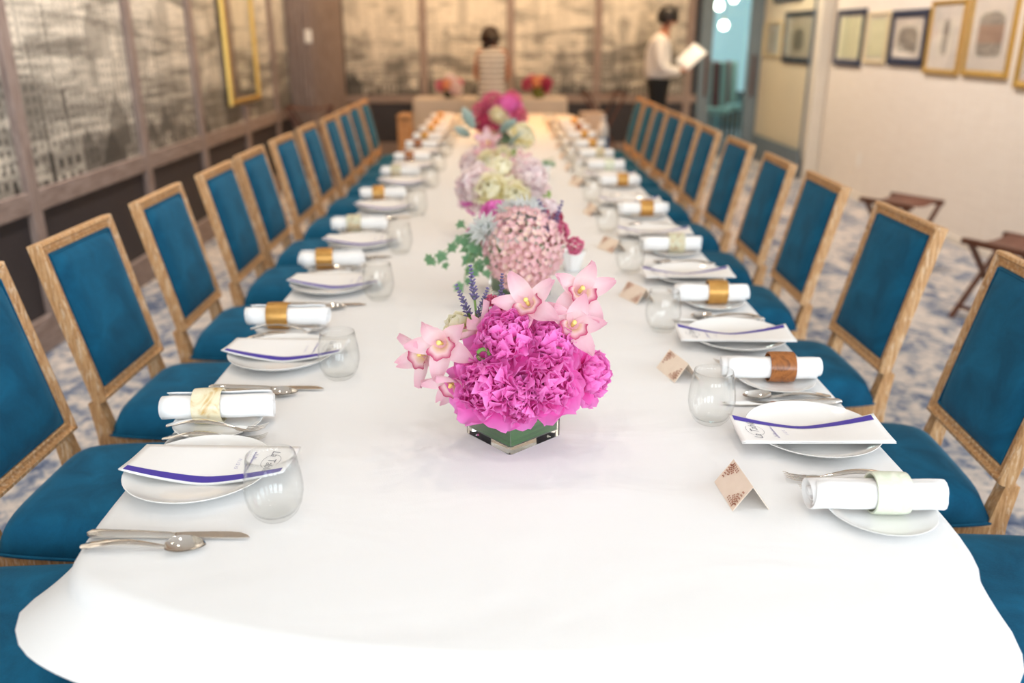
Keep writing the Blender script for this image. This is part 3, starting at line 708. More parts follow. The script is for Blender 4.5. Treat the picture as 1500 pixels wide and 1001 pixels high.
# --- cutlery, lying along local X with the handle end at x = 0
def spoon_mesh():
    mb = MB(); P = []; rx = []; ry = []
    for k in range(13):
        u = k/12; P.append((u*.125, 0, .0045 + .009*math.sin(PI*u)**1.2 * (1 - .3*u))); rx.append(.0078*(1 - u)**.6 + .0024 if k else .005); ry.append(.0026)
    mb.sweep(P, rx, ry, 8)
    def bowl(o):
        def fn(u, v):
            a = (u - .5)*PI; x = v; w = .0212 * math.sin(PI * (.06 + .94*x)**.8)**.62 if 0 < x < 1 else .001
            y = w*math.sin(a); d_ = (1 - (abs(math.sin(a)))**2) * math.sin(PI*x)**.7
            return (.121 + .058*x, y, .0125 - .0105*d_ + o - .002*x)
        return fn
    mb.grid(bowl(0), 10, 12); mb.grid(bowl(-.0012), 10, 12)
    return mb.mesh('spoon', M['steel'], 'auto')
def fork_mesh():
    mb = MB(); P = []; rx = []; ry = []
    for k in range(13):
        u = k/12; P.append((u*.128, 0, .0045 + .012*math.sin(PI*u)**1.1)); rx.append(.0078*(1 - u)**.6 + .0026 if k else .005); ry.append(.0026)
    mb.sweep(P, rx, ry, 8)
    mb.sweep([(.124, 0, .0055), (.132, 0, .0048), (.140, 0, .0035), (.149, 0, .003)], [.0026, .009, .0118, .012], [.0016, .0013, .0012, .0011], 8)
    for k in range(4):
        y = (k - 1.5)*.0066
        mb.sweep([(.147, y, .003), (.160, y, .0034), (.174, y*.98, .006), (.188, y*.94, .0115)], [.0022, .002, .0018, .0009], [.0011, .0011, .001, .0006], 6)
    return mb.mesh('fork', M['steel'], 'auto')
SPOON, FORK = spoon_mesh(), fork_mesh()
KH = MB().sweep([(0, 0, .0068), (.006, 0, .007), (.03, 0, .007), (.08, 0, .0065), (.118, 0, .005), (.128, 0, .005)], [.004, .0085, .0088, .0072, .0066, .0058], [.004, .006, .006, .0055, .005, .0035], 10).mesh('handle', M['steel'], 'auto')
def blade():
    up = [(.126, .0065), (.15, .008), (.18, .0092), (.205, .009), (.222, .0065), (.234, -.0005)]; lo = [(.238, -.006), (.22, -.0075), (.18, -.0072), (.126, -.006)]
    return MB().prism(up + lo, .0045, .0062).mesh('blade', M['steel'], 'auto')
KB = blade()
# --- stemless glass
def glass_mesh():
    out = [(0, 0), (.020, 0), (.026, .0012), (.0335, .009), (.0405, .024), (.0438, .040), (.0442, .050), (.0425, .068), (.0395, .086), (.0362, .104)]
    inn = [(.0352, .1043), (.0385, .086), (.0413, .068), (.0428, .050), (.0423, .040), (.0388, .024), (.031, .011), (.018, .0075), (0, .0068)]
    return MB().lathe(out + inn, 40).mesh('drinking_glass', M['clear_glass'], True)
GLASS = glass_mesh()
# --- tent place card, ridge along local Y
def make_card():
    g = empty('place_card'); hb, h, L = .029, .041, .092
    def leaf(s_):
        return MB().add([(s_*hb, -L/2, .0003), (s_*hb, L/2, .0003), (0, L/2, h), (0, -L/2, h), (s_*hb - s_*.0006, -L/2, 0), (s_*hb - s_*.0006, L/2, 0), (0, L/2, h - .0009), (0, -L/2, h - .0009)],
                        [(0, 1, 2, 3), (7, 6, 5, 4), (0, 4, 5, 1), (2, 6, 7, 3), (1, 5, 6, 2), (0, 3, 7, 4)])
    for s_ in (-1, 1): leaf(s_).build('leaf', M['card'], g, False)
    def spot_(mb, u, v, r_, el=1.5, ang=0):   # u along ridge, v up the leaf 0..1, on the leaf facing the table centre
        pts = []
        for k in range(7):
            a = 2*PI*k/7; du, dv = r_*el*math.cos(a), r_*math.sin(a); c_, s2 = math.cos(ang), math.sin(ang)
            U, V = u + du*c_ - dv*s2, v + (du*s2 + dv*c_)/.05
            V = max(.01, min(.99, V)); U = max(-L/2, min(L/2, U)); pts.append((hb*(1 - V) + .0005, U, h*V + .0004))
        mb.add(pts, [tuple(range(7))])
    for (cu, cv, du, dv) in ((-L/2 + .006, .92, 1, -1), (L/2 - .006, .1, -1, 1)):
        mb = MB()
        for br in range(4):
            a = [0.1, .55, 1.0, 1.45][br]
            for k in range(5):
                l = .005 + k*.0055 * (1.0 if br in (0, 3) else .75); u = cu + du*l*math.cos(a); v = cv + dv*l*math.sin(a)/.05
                for sd in (-1, 1): spot_(mb, u + sd*.0018*math.sin(a), v + sd*.0018*math.cos(a)/.05, .0013, 1.5, a*du + sd*.7)
        o = mb.build('printed_sprig', M['copper_ink'], g, False); o['label'] = 'copper sprig printed in the corner'; o['kind'] = 'stuff'
    return g
MENU, CARD = make_menu(), make_card(); first = {'menu': True, 'card': True}
SIDE_W = {'L': 'left', 'R': 'right'}
def put(o, side, yc, a, b, z, rot=0, tilt=0):
    """diner frame (a towards the centre, b to the diner's right) to the room; local +X of o is the diner's forward"""
    if side == 'L': x, y, rz = CX - HW + a, yc - b, rot
    else: x, y, rz = CX + HW - a, yc + b, PI + rot
    o.location = (x, y, z); o.rotation_euler = (0, -tilt, rz); return o
SL = [1.262, 1.815, 2.40, 2.94, 3.60, 4.26, 4.83, 5.44, 5.92, 6.44, 6.93, 7.55]
SR = [1.402, 1.93, 2.49, 3.08, 3.71, 4.44, 4.96, 5.46, 5.95, 6.52, 7.02, 7.47]
RL = ['ring_cream', 'ring_gold', 'ring_gold', 'ring_mottled', 'ring_gold', 'ring_mottled', 'ring_brown', 'ring_brown', 'ring_gold', 'ring_gold', 'ring_gold', 'ring_gold']
RR = ['ring_jade', 'ring_brown', 'ring_gold', 'ring_mottled', 'ring_gold', 'ring_gold', 'ring_jade', 'ring_mottled', 'ring_gold', 'ring_gold', 'ring_brown', 'ring_gold']
rj = random.Random(11)
for side, S, RG in (('L', SL, RL), ('R', SR, RR)):
    for k, yc in enumerate(S):
        j = lambda s_: rj.uniform(-s_, s_)
        w = SIDE_W[side]; nth = f'{w} side, {ORD[k]} place from near'
        pa = .118 if side == 'L' else .122
        o = tag(link('dinner_plate', DP), f'white coupe dinner plate under the menu, {nth}', 'plate', 'dinner plates'); put(o, side, yc, pa + j(.003), j(.004), TS)
        o = MENU if first['menu'] else copy_tree(MENU); first['menu'] = False
        tag(o, f'cream menu card with violet edge, {nth}', 'menu', 'menu cards on the dinner plates')
        put(o, side, yc, pa + (.012 if side == 'L' else .008) + j(.005), (-.014 if side == 'L' else -.022) + j(.003), TS + .0012, (-.045 if side == 'L' else -.03) + j(.03))
        bb = -.198 if side == 'L' else -.268; ba = .085 if side == 'L' else .108
        o = tag(link('bread_plate', BP), f'small white bread plate under the rolled napkin, {nth}', 'plate', 'bread plates'); put(o, side, yc, ba, bb, TS)
        g = empty('rolled_napkin'); tag(g, f'rolled white napkin in a {RING_WORD[RG[k]]} ring, {nth}', 'napkin', 'rolled napkins on the bread plates')
        link('roll', ROLLS[k % 3], g); rg = link('napkin_ring', RINGS[RG[k]], g); rg['label'] = f'{RING_WORD[RG[k]]} napkin ring'
        rg.location = (-.018 + j(.004), 0, .027); rg.rotation_euler = (j(3), 0, 0)
        put(g, side, yc, ba - .002 + j(.004) + (.012 if side == 'R' else .0), bb - .018 if side == 'L' else bb + .006, TS + .0085, j(.05) + (.05 if side == 'L' else .0))
        # cutlery
        kb = .178 if side == 'L' else .150
        g = empty('table_knife'); tag(g, f'steel table knife beside the plate, {nth}', 'knife', 'table knives'); link('handle', KH, g); link('blade', KB, g)
        put(g, side, yc, .010 + j(.004), kb, TS - .001, j(.02))
        o = tag(link('dessert_spoon', SPOON), f'steel dessert spoon beside the knife, {nth}', 'spoon', 'dessert spoons'); put(o, side, yc, .018 + j(.004), kb + .030, TS - .0005, j(.03))
        o = tag(link('dinner_fork', FORK), f'steel dinner fork between the two plates, {nth}', 'fork', 'dinner forks'); put(o, side, yc, (.0 if side == 'L' else .028) + j(.004), -.138 if side == 'L' else -.158, TS - .0005, j(.02))
        o = tag(link('salad_fork', FORK), f'steel salad fork resting on the bread plate, {nth}', 'fork', 'salad forks'); put(o, side, yc, .002 if side == 'L' else .03, -.165 if side == 'L' else -.218, TS + .0135, (-.06 if side == 'L' else .05) + j(.02), .0)
        o = tag(link('drinking_glass', GLASS), f'empty stemless drinking glass, {nth}', 'glass', 'stemless glasses')
        ga, gb = (.268, .113) if side == 'L' else (.290, .075)
        put(o, side, yc, ga + j(.004), gb + j(.008), TS)
        if side == 'R':
            o = CARD if first['card'] else copy_tree(CARD); first['card'] = False
            tag(o, f'folded cream place card with copper sprigs, {nth}', 'place card', 'tent place cards')
            put(o, side, yc, .307 + j(.006), -.205 + j(.01), TS, j(.05) + (.06 if k == 0 else .25 + j(.2)))

# ================================================================== flowers (built once per kind, unit size, then placed)
def petal_mb(L, Wd, cup=.25, curl=.2, ruff=.06, seed=0, nu=5, nv=6, notch=0.0, shape=1.2, rb=.3, tip=.80):
    rnd = random.Random(seed); p1, p2 = rnd.uniform(0, 6), rnd.uniform(0, 6); cb = rnd.random()
    def fn(u, v):
        a = (u - .5)*2; w = Wd * (math.sin(PI * min(.999, .10 + tip*v**shape)) ** .7) / 2
        y = L * (v - (.26 if tip < .84 else .04) * a*a*v**2 - notch * v**4 * (1 - abs(a)) + .02*math.sin(a*9 + p1)*v)
        z = cup*Wd*a*a*(.4 + .6*v) + curl*L*v*v + ruff*L*v*v*math.sin(a*5 + p2) + ruff*.5*L*v**3*math.sin(a*11 + p1)
        return (a*w, y, z)
    return MB().grid(fn, nu, nv, lambda u, v: (v, abs(u - .5)*2, cb * rb))
def tilt_m(phi, tilt, off=0, h=0):
    """petal (along +Y, face +Z) set at azimuth phi and opened by tilt from the flower axis +Z"""
    return Matrix.Rotation(phi, 4, 'Z') @ Matrix.Translation((0, off, h)) @ Matrix.Rotation(PI/2 - tilt, 4, 'X')
PM = {}
def cached(key, fn):
    if key not in PM: PM[key] = fn()
    return PM[key]
def add_petals(g, key, mat_, specs, name='petal'):
    for (mk, kw, Mx) in specs:
        me = cached((key, mk), lambda: petal_mb(**kw).mesh(name, M[mat_], True)); o = link(name, me, g); o.matrix_basis = Mx
def heart(n, seed, r0, L, Wd, maxp, curlr):
    rnd = random.Random(seed); mb = MB(); ga = PI*(3 - 5**.5)
    for k in range(n):
        c_ = 1 - (1 - math.cos(maxp)) * (k + .5)/n; th = math.acos(c_); ph = k*ga + rnd.uniform(-.3, .3)
        n0 = len(mb.v); q = petal_mb(L*rnd.uniform(.7, 1.15), Wd*rnd.uniform(.7, 1.3), .4, rnd.uniform(-.1, curlr), .10, rnd.random()*999, 4, 5, .05, 1.5, .5, .78)
        Mx = Matrix.Rotation(ph, 4, 'Z') @ Matrix.Rotation(-th*.9, 4, 'X') @ Matrix.Translation((0, 0, r0)) @ Matrix.Rotation(PI/2 - rnd.uniform(.0, .5), 4, 'X') @ Matrix.Rotation(rnd.uniform(-.6, .6), 4, 'Y')
        mb.add(q.v, q.f, q.c); mb.xf(Mx, n0)
    return mb
def floret_mass(centres, n, fl, npet, seed, flat=.9):
    rnd = random.Random(seed); mb = MB(); ga = PI*(3 - 5**.5)
    for (c0, R_, cnt) in centres:
        for k in range(cnt):
            c_ = 1 - 1.72*(k + .5)/cnt; th = math.acos(max(-1, c_)); ph = k*ga
            d_ = Vector((math.sin(th)*math.cos(ph), math.sin(th)*math.sin(ph), math.cos(th)))
            p = Vector(c0) + d_ * R_ * rnd.uniform(.86, 1.06)
            base = orient(p, d_ + Vector((rnd.uniform(-.35, .35), rnd.uniform(-.35, .35), rnd.uniform(-.35, .35))), rnd.uniform(0, 6)); tint = rnd.random()
            for j in range(npet):
                n0 = len(mb.v); a = 2*PI*j/npet
                q = petal_mb(fl, fl*.95, .15, .12, .08, rnd.random()*99, 2, 2, 0, .55); mb.add(q.v, q.f, [(c[0]*.6 + tint*.4, c[1], tint*.5) for c in q.c])
                mb.xf(base @ tilt_m(a, 1.15), n0)
    return mb
def stem_to(g, Mw, foot, r_=.0022, mat_='stem_green'):
    f = Mw.inverted() @ Vector(foot); s_ = Vector((0, 0, -.012))
    MB().sweep([s_, s_ + Vector((0, 0, -.25*f.length)), f*.8, f], r_, n=6).build('stem', M[mat_], g)
def stuff(o): o['kind'] = 'stuff'; return o
def f_peony(size, mat_, var):
    g = empty('peony'); s_ = size; rnd = random.Random(var*7 + 1)
    sp = []
    for k in range(9): sp.append((f'o{k % 3}', dict(L=1.32, Wd=1.15, cup=.2, curl=.25, ruff=.08, seed=k % 3, notch=.12), Matrix.Scale(s_, 4) @ tilt_m(2*PI*k/9 + rnd.uniform(-.2, .2), rnd.uniform(1.5, 2.1), .1, -.25)))
    for k in range(8): sp.append((f'm{k % 3}', dict(L=1.1, Wd=.95, cup=.32, curl=.38, ruff=.1, seed=10 + k % 3, notch=.1), Matrix.Scale(s_, 4) @ tilt_m(2*PI*(k + .5)/8 + rnd.uniform(-.2, .2), rnd.uniform(.95, 1.25), .08, -.25)))
    add_petals(g, 'peony' + mat_, mat_, sp)
    me = cached(('heart' + mat_, var % 2), lambda: heart(85, var + 5, .36, .60, .52, 1.6, .5).mesh('ruffled_heart', M[mat_], True))
    o = stuff(link('ruffled_heart', me, g)); o.matrix_basis = Matrix.Scale(s_, 4); return g
def f_cream(size, mat_, var):
    g = empty('garden_rose'); rnd = random.Random(var*3 + 2); sp = []
    for ring, (n, L, Wd, tl, cu) in enumerate(((6, .98, 1.05, 1.5, .2), (6, .95, .95, 1.05, .45), (5, .85, .8, .7, .55), (4, .72, .62, .4, .5), (3, .6, .45, .18, .4))):
        for k in range(n): sp.append((f'r{ring}{k % 2}', dict(L=L, Wd=Wd, cup=.34, curl=cu, ruff=.05, seed=20 + ring*2 + k % 2, notch=.06), Matrix.Scale(size, 4) @ tilt_m(2*PI*k/n + ring*.7 + rnd.uniform(-.15, .15), tl + rnd.uniform(-.1, .1), .04, -.35)))
    add_petals(g, 'rose' + mat_, mat_, sp); return g
def lip_mb():
    def fn(u, v):
        a = (u - .5)*2; th = a*2.0; fl = .17 + .27*v**1.5 + .05*math.sin(a*13)*v**3
        return (fl*math.sin(th)*1.05, -fl*math.cos(th)*.9 - .10*v**2 + .05, .55*v - .12*v**3 + .03*math.sin(a*9)*v**3)
    return MB().grid(fn, 18, 8, lambda u, v: (min(1, v**1.3 + .25*abs(u - .5)*v), abs(u - .5), .1))
def f_orchid(size, mat_, var):
    g = empty('orchid'); rnd = random.Random(var); sp = []
    for k, (ang, tl, L, Wd) in enumerate(((0, 1.1, 1.0, .56), (1.2, 1.35, .98, .5), (-1.2, 1.25, .98, .5), (2.45, 1.55, 1.0, .56), (-2.45, 1.4, 1.0, .56))):
        sp.append((f'p{k}', dict(L=L, Wd=Wd, cup=.35, curl=.12 if k else .25, ruff=.03, seed=40 + k, shape=.8, tip=.85), Matrix.Scale(size, 4) @ tilt_m(ang + rnd.uniform(-.15, .15), tl + rnd.uniform(-.2, .15), .03, 0)))
    add_petals(g, 'orchid', 'orchid_pink', sp)
    o = link('lip', cached(('lip', 0), lambda: lip_mb().mesh('lip', M['orchid_lip'], True)), g); o.matrix_basis = Matrix.Scale(size*.82, 4); o['label'] = 'ruffled crimson-edged lip'
    co = cached(('col', 0), lambda: MB().sweep([(0, .02, 0), (0, .06, .12), (0, .09, .26), (0, .06, .34)], [.05, .06, .07, .045], n=8).mesh('column', M['peony_cream_plain'], True))
    o = link('column', co, g); o.matrix_basis = Matrix.Scale(size, 4); return g
simple('peony_cream_plain', srgb(250, 222, 130), .5, var=.1)
def f_hyd(size, mat_, var):
    g = empty('hydrangea')
    mb = floret_mass([((0, 0, 0), .92*size, 290), ((-.05*size, -.62*size, .02), .55*size, 110), ((.0, -.95*size, .0), .34*size, 46)], 0, .0145, 4, 3)
    stuff(mb.build('florets', M['hydrangea_pink'], g, True)); return g
def f_stock(size, mat_, var):
    g = empty('stock_blossom'); me = cached(('stock' + mat_, var % 2), lambda: floret_mass([((0, 0, 0), .72, 34)], 0, .36, 5, var + 8).mesh('florets', M[mat_], True))
    o = stuff(link('florets', me, g)); o.matrix_basis = Matrix.Scale(size, 4); return g
def f_mum(size, mat_, var):
    g = empty('chrysanthemum')
    def mk():
        mb = MB(); rnd = random.Random(9)
        for ring, (n, tl, L) in enumerate(((22, 1.5, 1.0), (20, 1.2, .95), (18, .9, .85), (14, .6, .7), (9, .3, .55))):
            for k in range(n):
                n0 = len(mb.v); q = petal_mb(L*rnd.uniform(.9, 1.1), .17, .3, .22, .02, rnd.random()*99, 2, 4, 0, .9); mb.add(q.v, q.f, q.c); mb.xf(tilt_m(2*PI*k/n + ring*.3 + rnd.uniform(-.1, .1), tl + rnd.uniform(-.12, .12), .04, -.2), n0)
        return mb.mesh('petal_rays', M['mum_white'], True)
    o = stuff(link('petal_rays', cached(('mum', 0), mk), g)); o.matrix_basis = Matrix.Scale(size, 4); return g
def f_lav(size, mat_, var):
    g = empty('lavender_sprig')
    def mk():
        mb = MB(); rnd = random.Random(4)
        for k in range(40):
            z = (k // 4)*.2 - .6; a = k*2.4; d_ = Vector((math.cos(a), math.sin(a), 1.1)); n0 = len(mb.v)
            q = petal_mb(.26*(1.15 - z*.5), .17, .5, .1, .02, k, 2, 3, 0, .8); mb.add(q.v, q.f, q.c); mb.xf(Matrix.Translation((0, 0, z)) @ Matrix.Rotation(a, 4, 'Z') @ tilt_m(0, .95, .02, 0), n0)
        return mb.mesh('buds', M['lavender_bud'], True)
    o = stuff(link('buds', cached(('lav', 0), mk), g)); o.matrix_basis = Matrix.Scale(size, 4); return g
def leaf_outline_mb(pts, fold=.12, seed=0):
    rnd = random.Random(seed); n = len(pts); cb = rnd.random()*.5
    vs = [(0, .45, .0)] + [(x, y, fold*abs(x)*(1 if x else 0) - .12*y*y) for x, y in pts]
    return MB().add(vs, [(0, 1 + i, 1 + (i + 1) % n) for i in range(n)], [(.1, 0, cb)] + [(min(1, math.hypot(x, y - .4)*1.6), 0, cb) for x, y in pts])
IVY_P = [(0, 0), (.18, -.08), (.38, .0), (.30, .2), (.58, .38), (.3, .5), (.18, .62), (0, 1.0), (-.18, .62), (-.3, .5), (-.58, .38), (-.30, .2), (-.38, 0), (-.18, -.08)]
DUST_P = [(0, 0), (.08, .1), (.2, .16), (.14, .28), (.3, .4), (.18, .5), (.3, .66), (.15, .74), (.16, .9), (0, 1.05), (-.16, .9), (-.15, .74), (-.3, .66), (-.18, .5), (-.3, .4), (-.14, .28), (-.2, .16), (-.08, .1)]
OVAL_P = [(0, 0), (.16, .15), (.25, .4), (.2, .7), (0, 1), (-.2, .7), (-.25, .4), (-.16, .15)]
def f_dusty(size, mat_, var):
    g = empty('dusty_miller_leaf'); o = link('blade', cached(('dusty', 0), lambda: thick(leaf_outline_mb2(DUST_P), .012).mesh('blade', M['dusty_leaf'], True)), g); o.matrix_basis = Matrix.Scale(size, 4) @ Matrix.Rotation(PI/2 - .25, 4, 'X'); return g
def leaf_outline_mb2(p): q = leaf_outline_mb(p); c = q.c; q.c = c + c; return q
KIND = {'magenta': (f_peony, 'peony_magenta', 'magenta peony', 'peony'), 'blush': (f_peony, 'peony_blush', 'blush pink peony', 'peony'), 'cream': (f_cream, 'peony_cream', 'cream garden rose', 'rose'),
        'peach': (f_cream, 'peach_rose', 'peach garden rose', 'rose'), 'orchid': (f_orchid, 'orchid_pink', 'pink cymbidium orchid', 'orchid'), 'hydrangea': (f_hyd, 'hydrangea_pink', 'large pale pink hydrangea head', 'hydrangea'),
        'mum': (f_mum, 'mum_white', 'white chrysanthemum', 'chrysanthemum'), 'stock_pink': (f_stock, 'stock_pink', 'rose pink stock blossom', 'blossom'), 'stock_crimson': (f_stock, 'stock_crimson', 'crimson stock blossom', 'blossom'),
        'lav': (f_lav, 'lavender_bud', 'lavender sprig', 'lavender'), 'dusty': (f_dusty, 'dusty_leaf', 'silvery dusty miller leaf', 'leaf')}
VWORD = {'V1': 'nearest square vase', 'V2': 'second square vase', 'V3': 'third square vase', 'V4': 'fourth square vase', 'V5': 'farthest square vase', 'B1': 'dark vase on the back table', 'B2': 'olive vase on the back table'}
def side_word(p, rows):
    """a rank word by place in the bunch, left to right"""
    xs = sorted(r_[1][0] + r_[1][2]*.001 for r_ in rows); k = xs.index(p[0] + p[2]*.001); n = len(xs)
    if n == 1: return 'only'
    if k == 0: return 'leftmost'
    if k == n - 1: return 'rightmost'
    if n == 3: return 'middle'
    return f'{ORD[k]} from left'
def arrange(vk, rows, foot):
    for i, (kind, p, size, d_) in enumerate(rows):
        fn, mt, word, cat = KIND[kind]; same = [r_ for r_ in rows if r_[0] == kind]
        g = fn(size, mt, i); Mw = orient(p, d_, math.sin(i * 2.3) * .55 if kind == 'orchid' else i * 1.1 if kind != 'hydrangea' else 0); set_world(g, Mw); stem_to(g, Mw, (foot[0] + .012*((i % 5) - 2), foot[1] + .012*((i*2 % 5) - 2), foot[2]))
        sw_ = side_word(p, same)
        tag(g, f'{word} in the {VWORD[vk]}' if sw_ == 'only' else f'{word}, {sw_} of its kind, in the {VWORD[vk]}', cat, f'{cat} stems in the {VWORD[vk]}')
def vase(name, x, y, rz, label, side=.124, h=.12, base=.012):
    g = empty(name, (x, y, TS), rz, label, 'vase'); s_ = side/2; wl_ = .0055
    b = MB(); o_ = [(-s_, -s_), (s_, -s_), (s_, s_), (-s_, s_)]; i_ = [(a*(s_ - wl_)/s_, c*(s_ - wl_)/s_) for a, c in o_]
    def rr(pts, r_=.006):
        out = []
        for k in range(4):
            a, c = pts[k]; sx, sy = (1 if a > 0 else -1), (1 if c > 0 else -1); cx, cy = a - sx*r_, c - sy*r_; a0 = math.atan2(sy, sx)
            for t_ in (-.7, 0, .7): out.append((cx + r_*1.0*math.cos(a0 + t_), cy + r_*math.sin(a0 + t_)))
        return out
    O, I = rr(o_), rr(i_, .004); n = len(O)
    vs = [(a, c, 0) for a, c in O] + [(a, c, h) for a, c in O] + [(a, c, h) for a, c in I] + [(a, c, base) for a, c in I]
    b.add(vs, [tuple(range(n))[::-1], tuple(range(3*n, 4*n))] + [(i + k*n, (i+1) % n + k*n, (i+1) % n + (k+1)*n, i + (k+1)*n) for k in range(3) for i in range(n)])
    b.build('glass_body', M['vase_glass'], g, 'auto')
    def ring(o2, z): q = s_ - wl_ - o2; return [(-q, -q, z), (q, -q, z), (q, q, z), (-q, q, z)]
    wr_ = MB(); m = 9
    pts = []
    for k in range(4):
        a, c = ring(.0015, 0)[k], ring(.0015, 0)[(k+1) % 4]
        for j in range(m): pts.append((a[0] + (c[0] - a[0])*j/m, a[1] + (c[1] - a[1])*j/m, j/m))
    N_ = len(pts)
    wr_.add([(a, c, base + .0008) for a, c, q in pts] + [(a, c, h - .008) for a, c, q in pts], [(i, (i+1) % N_, N_ + (i+1) % N_, N_ + i) for i in range(N_)] + [tuple(range(N_))[::-1], tuple(range(N_, 2*N_))])
    o = wr_.build('leaf_wrap', M['wrap_leaf'], g, False); o['label'] = 'broad green leaf lining the glass'; return g
V1 = [
    ('magenta', (-0.026, 1.345, 0.89), 0.062, (-0.25, -0.85, 0.35)),
    ('magenta', (0.004, 1.385, 0.958), 0.058, (-0.1, -0.6, 0.8)),
    ('magenta', (0.072, 1.355, 0.893), 0.058, (0.25, -0.85, 0.4)),
    ('magenta', (0.08, 1.4, 0.946), 0.05, (0.3, -0.5, 0.8)),
    ('magenta', (0.146, 1.42, 0.882), 0.048, (0.85, -0.45, 0.3)),
    ('magenta', (0.022, 1.335, 0.87), 0.046, (0.0, -0.95, 0.1)),
    ('orchid', (0.043, 1.4, 1.017), 0.065, (-0.25, -0.8, 0.55)),
    ('orchid', (0.131, 1.43, 1.03), 0.067, (0.25, -0.85, 0.45)),
    ('orchid', (0.118, 1.4, 0.979), 0.063, (0.1, -0.9, 0.4)),
    ('orchid', (-0.106, 1.38, 0.954), 0.065, (-0.15, -0.95, 0.2)),
    ('orchid', (-0.141, 1.42, 0.92), 0.058, (-0.6, -0.75, 0.05)),
    ('orchid', (-0.084, 1.37, 0.888), 0.06, (-0.45, -0.8, -0.35)),
    ('orchid', (-0.046, 1.42, 0.961), 0.056, (-0.5, 0.2, 0.8)),
    ('cream', (-0.082, 1.47, 0.957), 0.036, (-0.4, -0.2, 0.85)),
    ('stock_pink', (0.008, 1.46, 0.993), 0.024, (0, -0.4, 0.9)),
    ('stock_pink', (-0.02, 1.48, 0.995), 0.02, (0, -0.4, 0.9)),
]
LAV1 = [
    ('lav', (-0.054, 1.45, 1.031), 0.034, (-0.1, 0, 1)),
    ('lav', (-0.068, 1.45, 0.999), 0.034, (-0.35, 0, 0.9)),
    ('lav', (-0.005, 1.47, 1.018), 0.028, (0.05, 0, 1)),
    ('lav', (-0.041, 1.44, 1.0), 0.03, (0.3, 0, 0.9)),
]
V2 = [
    ('hydrangea', (0.051, 2.24, 0.922), 0.112, (0.05, -0.75, 0.65)),
    ('hydrangea_tail', (0.04, 2.2, 0.875), 0.062, (0, -0.9, -0.1)),
    ('mum', (-0.05, 2.22, 0.974), 0.055, (-0.35, -0.7, 0.6)),
    ('mum', (0.063, 2.3, 1.008), 0.058, (0, -0.5, 0.9)),
    ('mum', (0.019, 2.32, 1.0), 0.05, (0, -0.5, 0.9)),
    ('magenta', (-0.019, 2.38, 0.975), 0.05, (-0.3, -0.3, 0.9)),
    ('magenta', (-0.073, 2.38, 0.922), 0.036, (-0.8, -0.4, 0.3)),
    ('stock_pink', (0.145, 2.32, 0.941), 0.04, (0.6, -0.5, 0.6)),
    ('stock_pink', (0.195, 2.3, 0.911), 0.028, (0.9, -0.4, 0.2)),
    ('stock_crimson', (0.099, 2.36, 0.984), 0.03, (0.2, -0.3, 0.9)),
    ('blush', (0.121, 2.42, 0.979), 0.045, (0.3, -0.3, 0.9)),
    ('stock_crimson', (0.15, 2.4, 0.971), 0.022, (0.4, -0.3, 0.9)),
]
LAV2 = [
    ('lav', (0.121, 2.3, 0.978), 0.05, (-0.4, 0, 0.9)),
    ('lav', (0.138, 2.3, 0.972), 0.05, (0.3, 0, 0.9)),
    ('lav', (0.111, 2.28, 0.972), 0.045, (-0.7, 0, 0.6)),
]
V3 = [
    ('cream', (-0.048, 3.02, 0.945), 0.078, (-0.1, -0.85, 0.5)),
    ('cream', (0.034, 3.02, 0.92), 0.08, (0.15, -0.85, 0.45)),
    ('cream', (-0.007, 3.12, 0.992), 0.075, (0, -0.4, 0.9)),
    ('blush', (-0.1, 3.08, 0.942), 0.075, (-0.6, -0.7, 0.4)),
    ('blush', (0.085, 3.12, 0.967), 0.08, (0.5, -0.5, 0.7)),
    ('magenta', (-0.119, 3.1, 0.897), 0.045, (-0.8, -0.5, 0.1)),
    ('blush', (0.092, 3.1, 0.906), 0.06, (0.7, -0.7, 0.2)),
    ('cream', (0.066, 3.04, 0.887), 0.045, (0.4, -0.8, 0.1)),
]
V4 = [
    ('orchid', (-0.071, 4.2, 0.964), 0.085, (-0.2, -0.8, 0.55)),
    ('cream', (-0.07, 4.12, 0.897), 0.07, (-0.2, -0.9, 0.3)),
    ('cream', (0.094, 4.35, 0.993), 0.085, (0.4, -0.6, 0.7)),
    ('orchid', (0.073, 4.15, 0.886), 0.08, (0.3, -0.9, 0.1)),
    ('orchid', (0.001, 4.12, 0.884), 0.075, (0, -0.95, 0.1)),
    ('blush', (-0.145, 4.2, 0.873), 0.07, (-0.6, -0.7, 0.2)),
    ('cream', (-0.002, 4.12, 0.929), 0.05, (0, -0.8, 0.5)),
    ('dusty', (-0.142, 4.3, 1.025), 0.12, (-0.5, -0.1, 0.9)),
    ('dusty', (-0.018, 4.25, 1.01), 0.12, (0.5, -0.2, 0.8)),
    ('dusty', (0.034, 4.15, 0.963), 0.12, (0.2, -0.5, 0.9)),
    ('dusty', (-0.16, 4.3, 0.992), 0.1, (-0.8, -0.1, 0.5)),
]
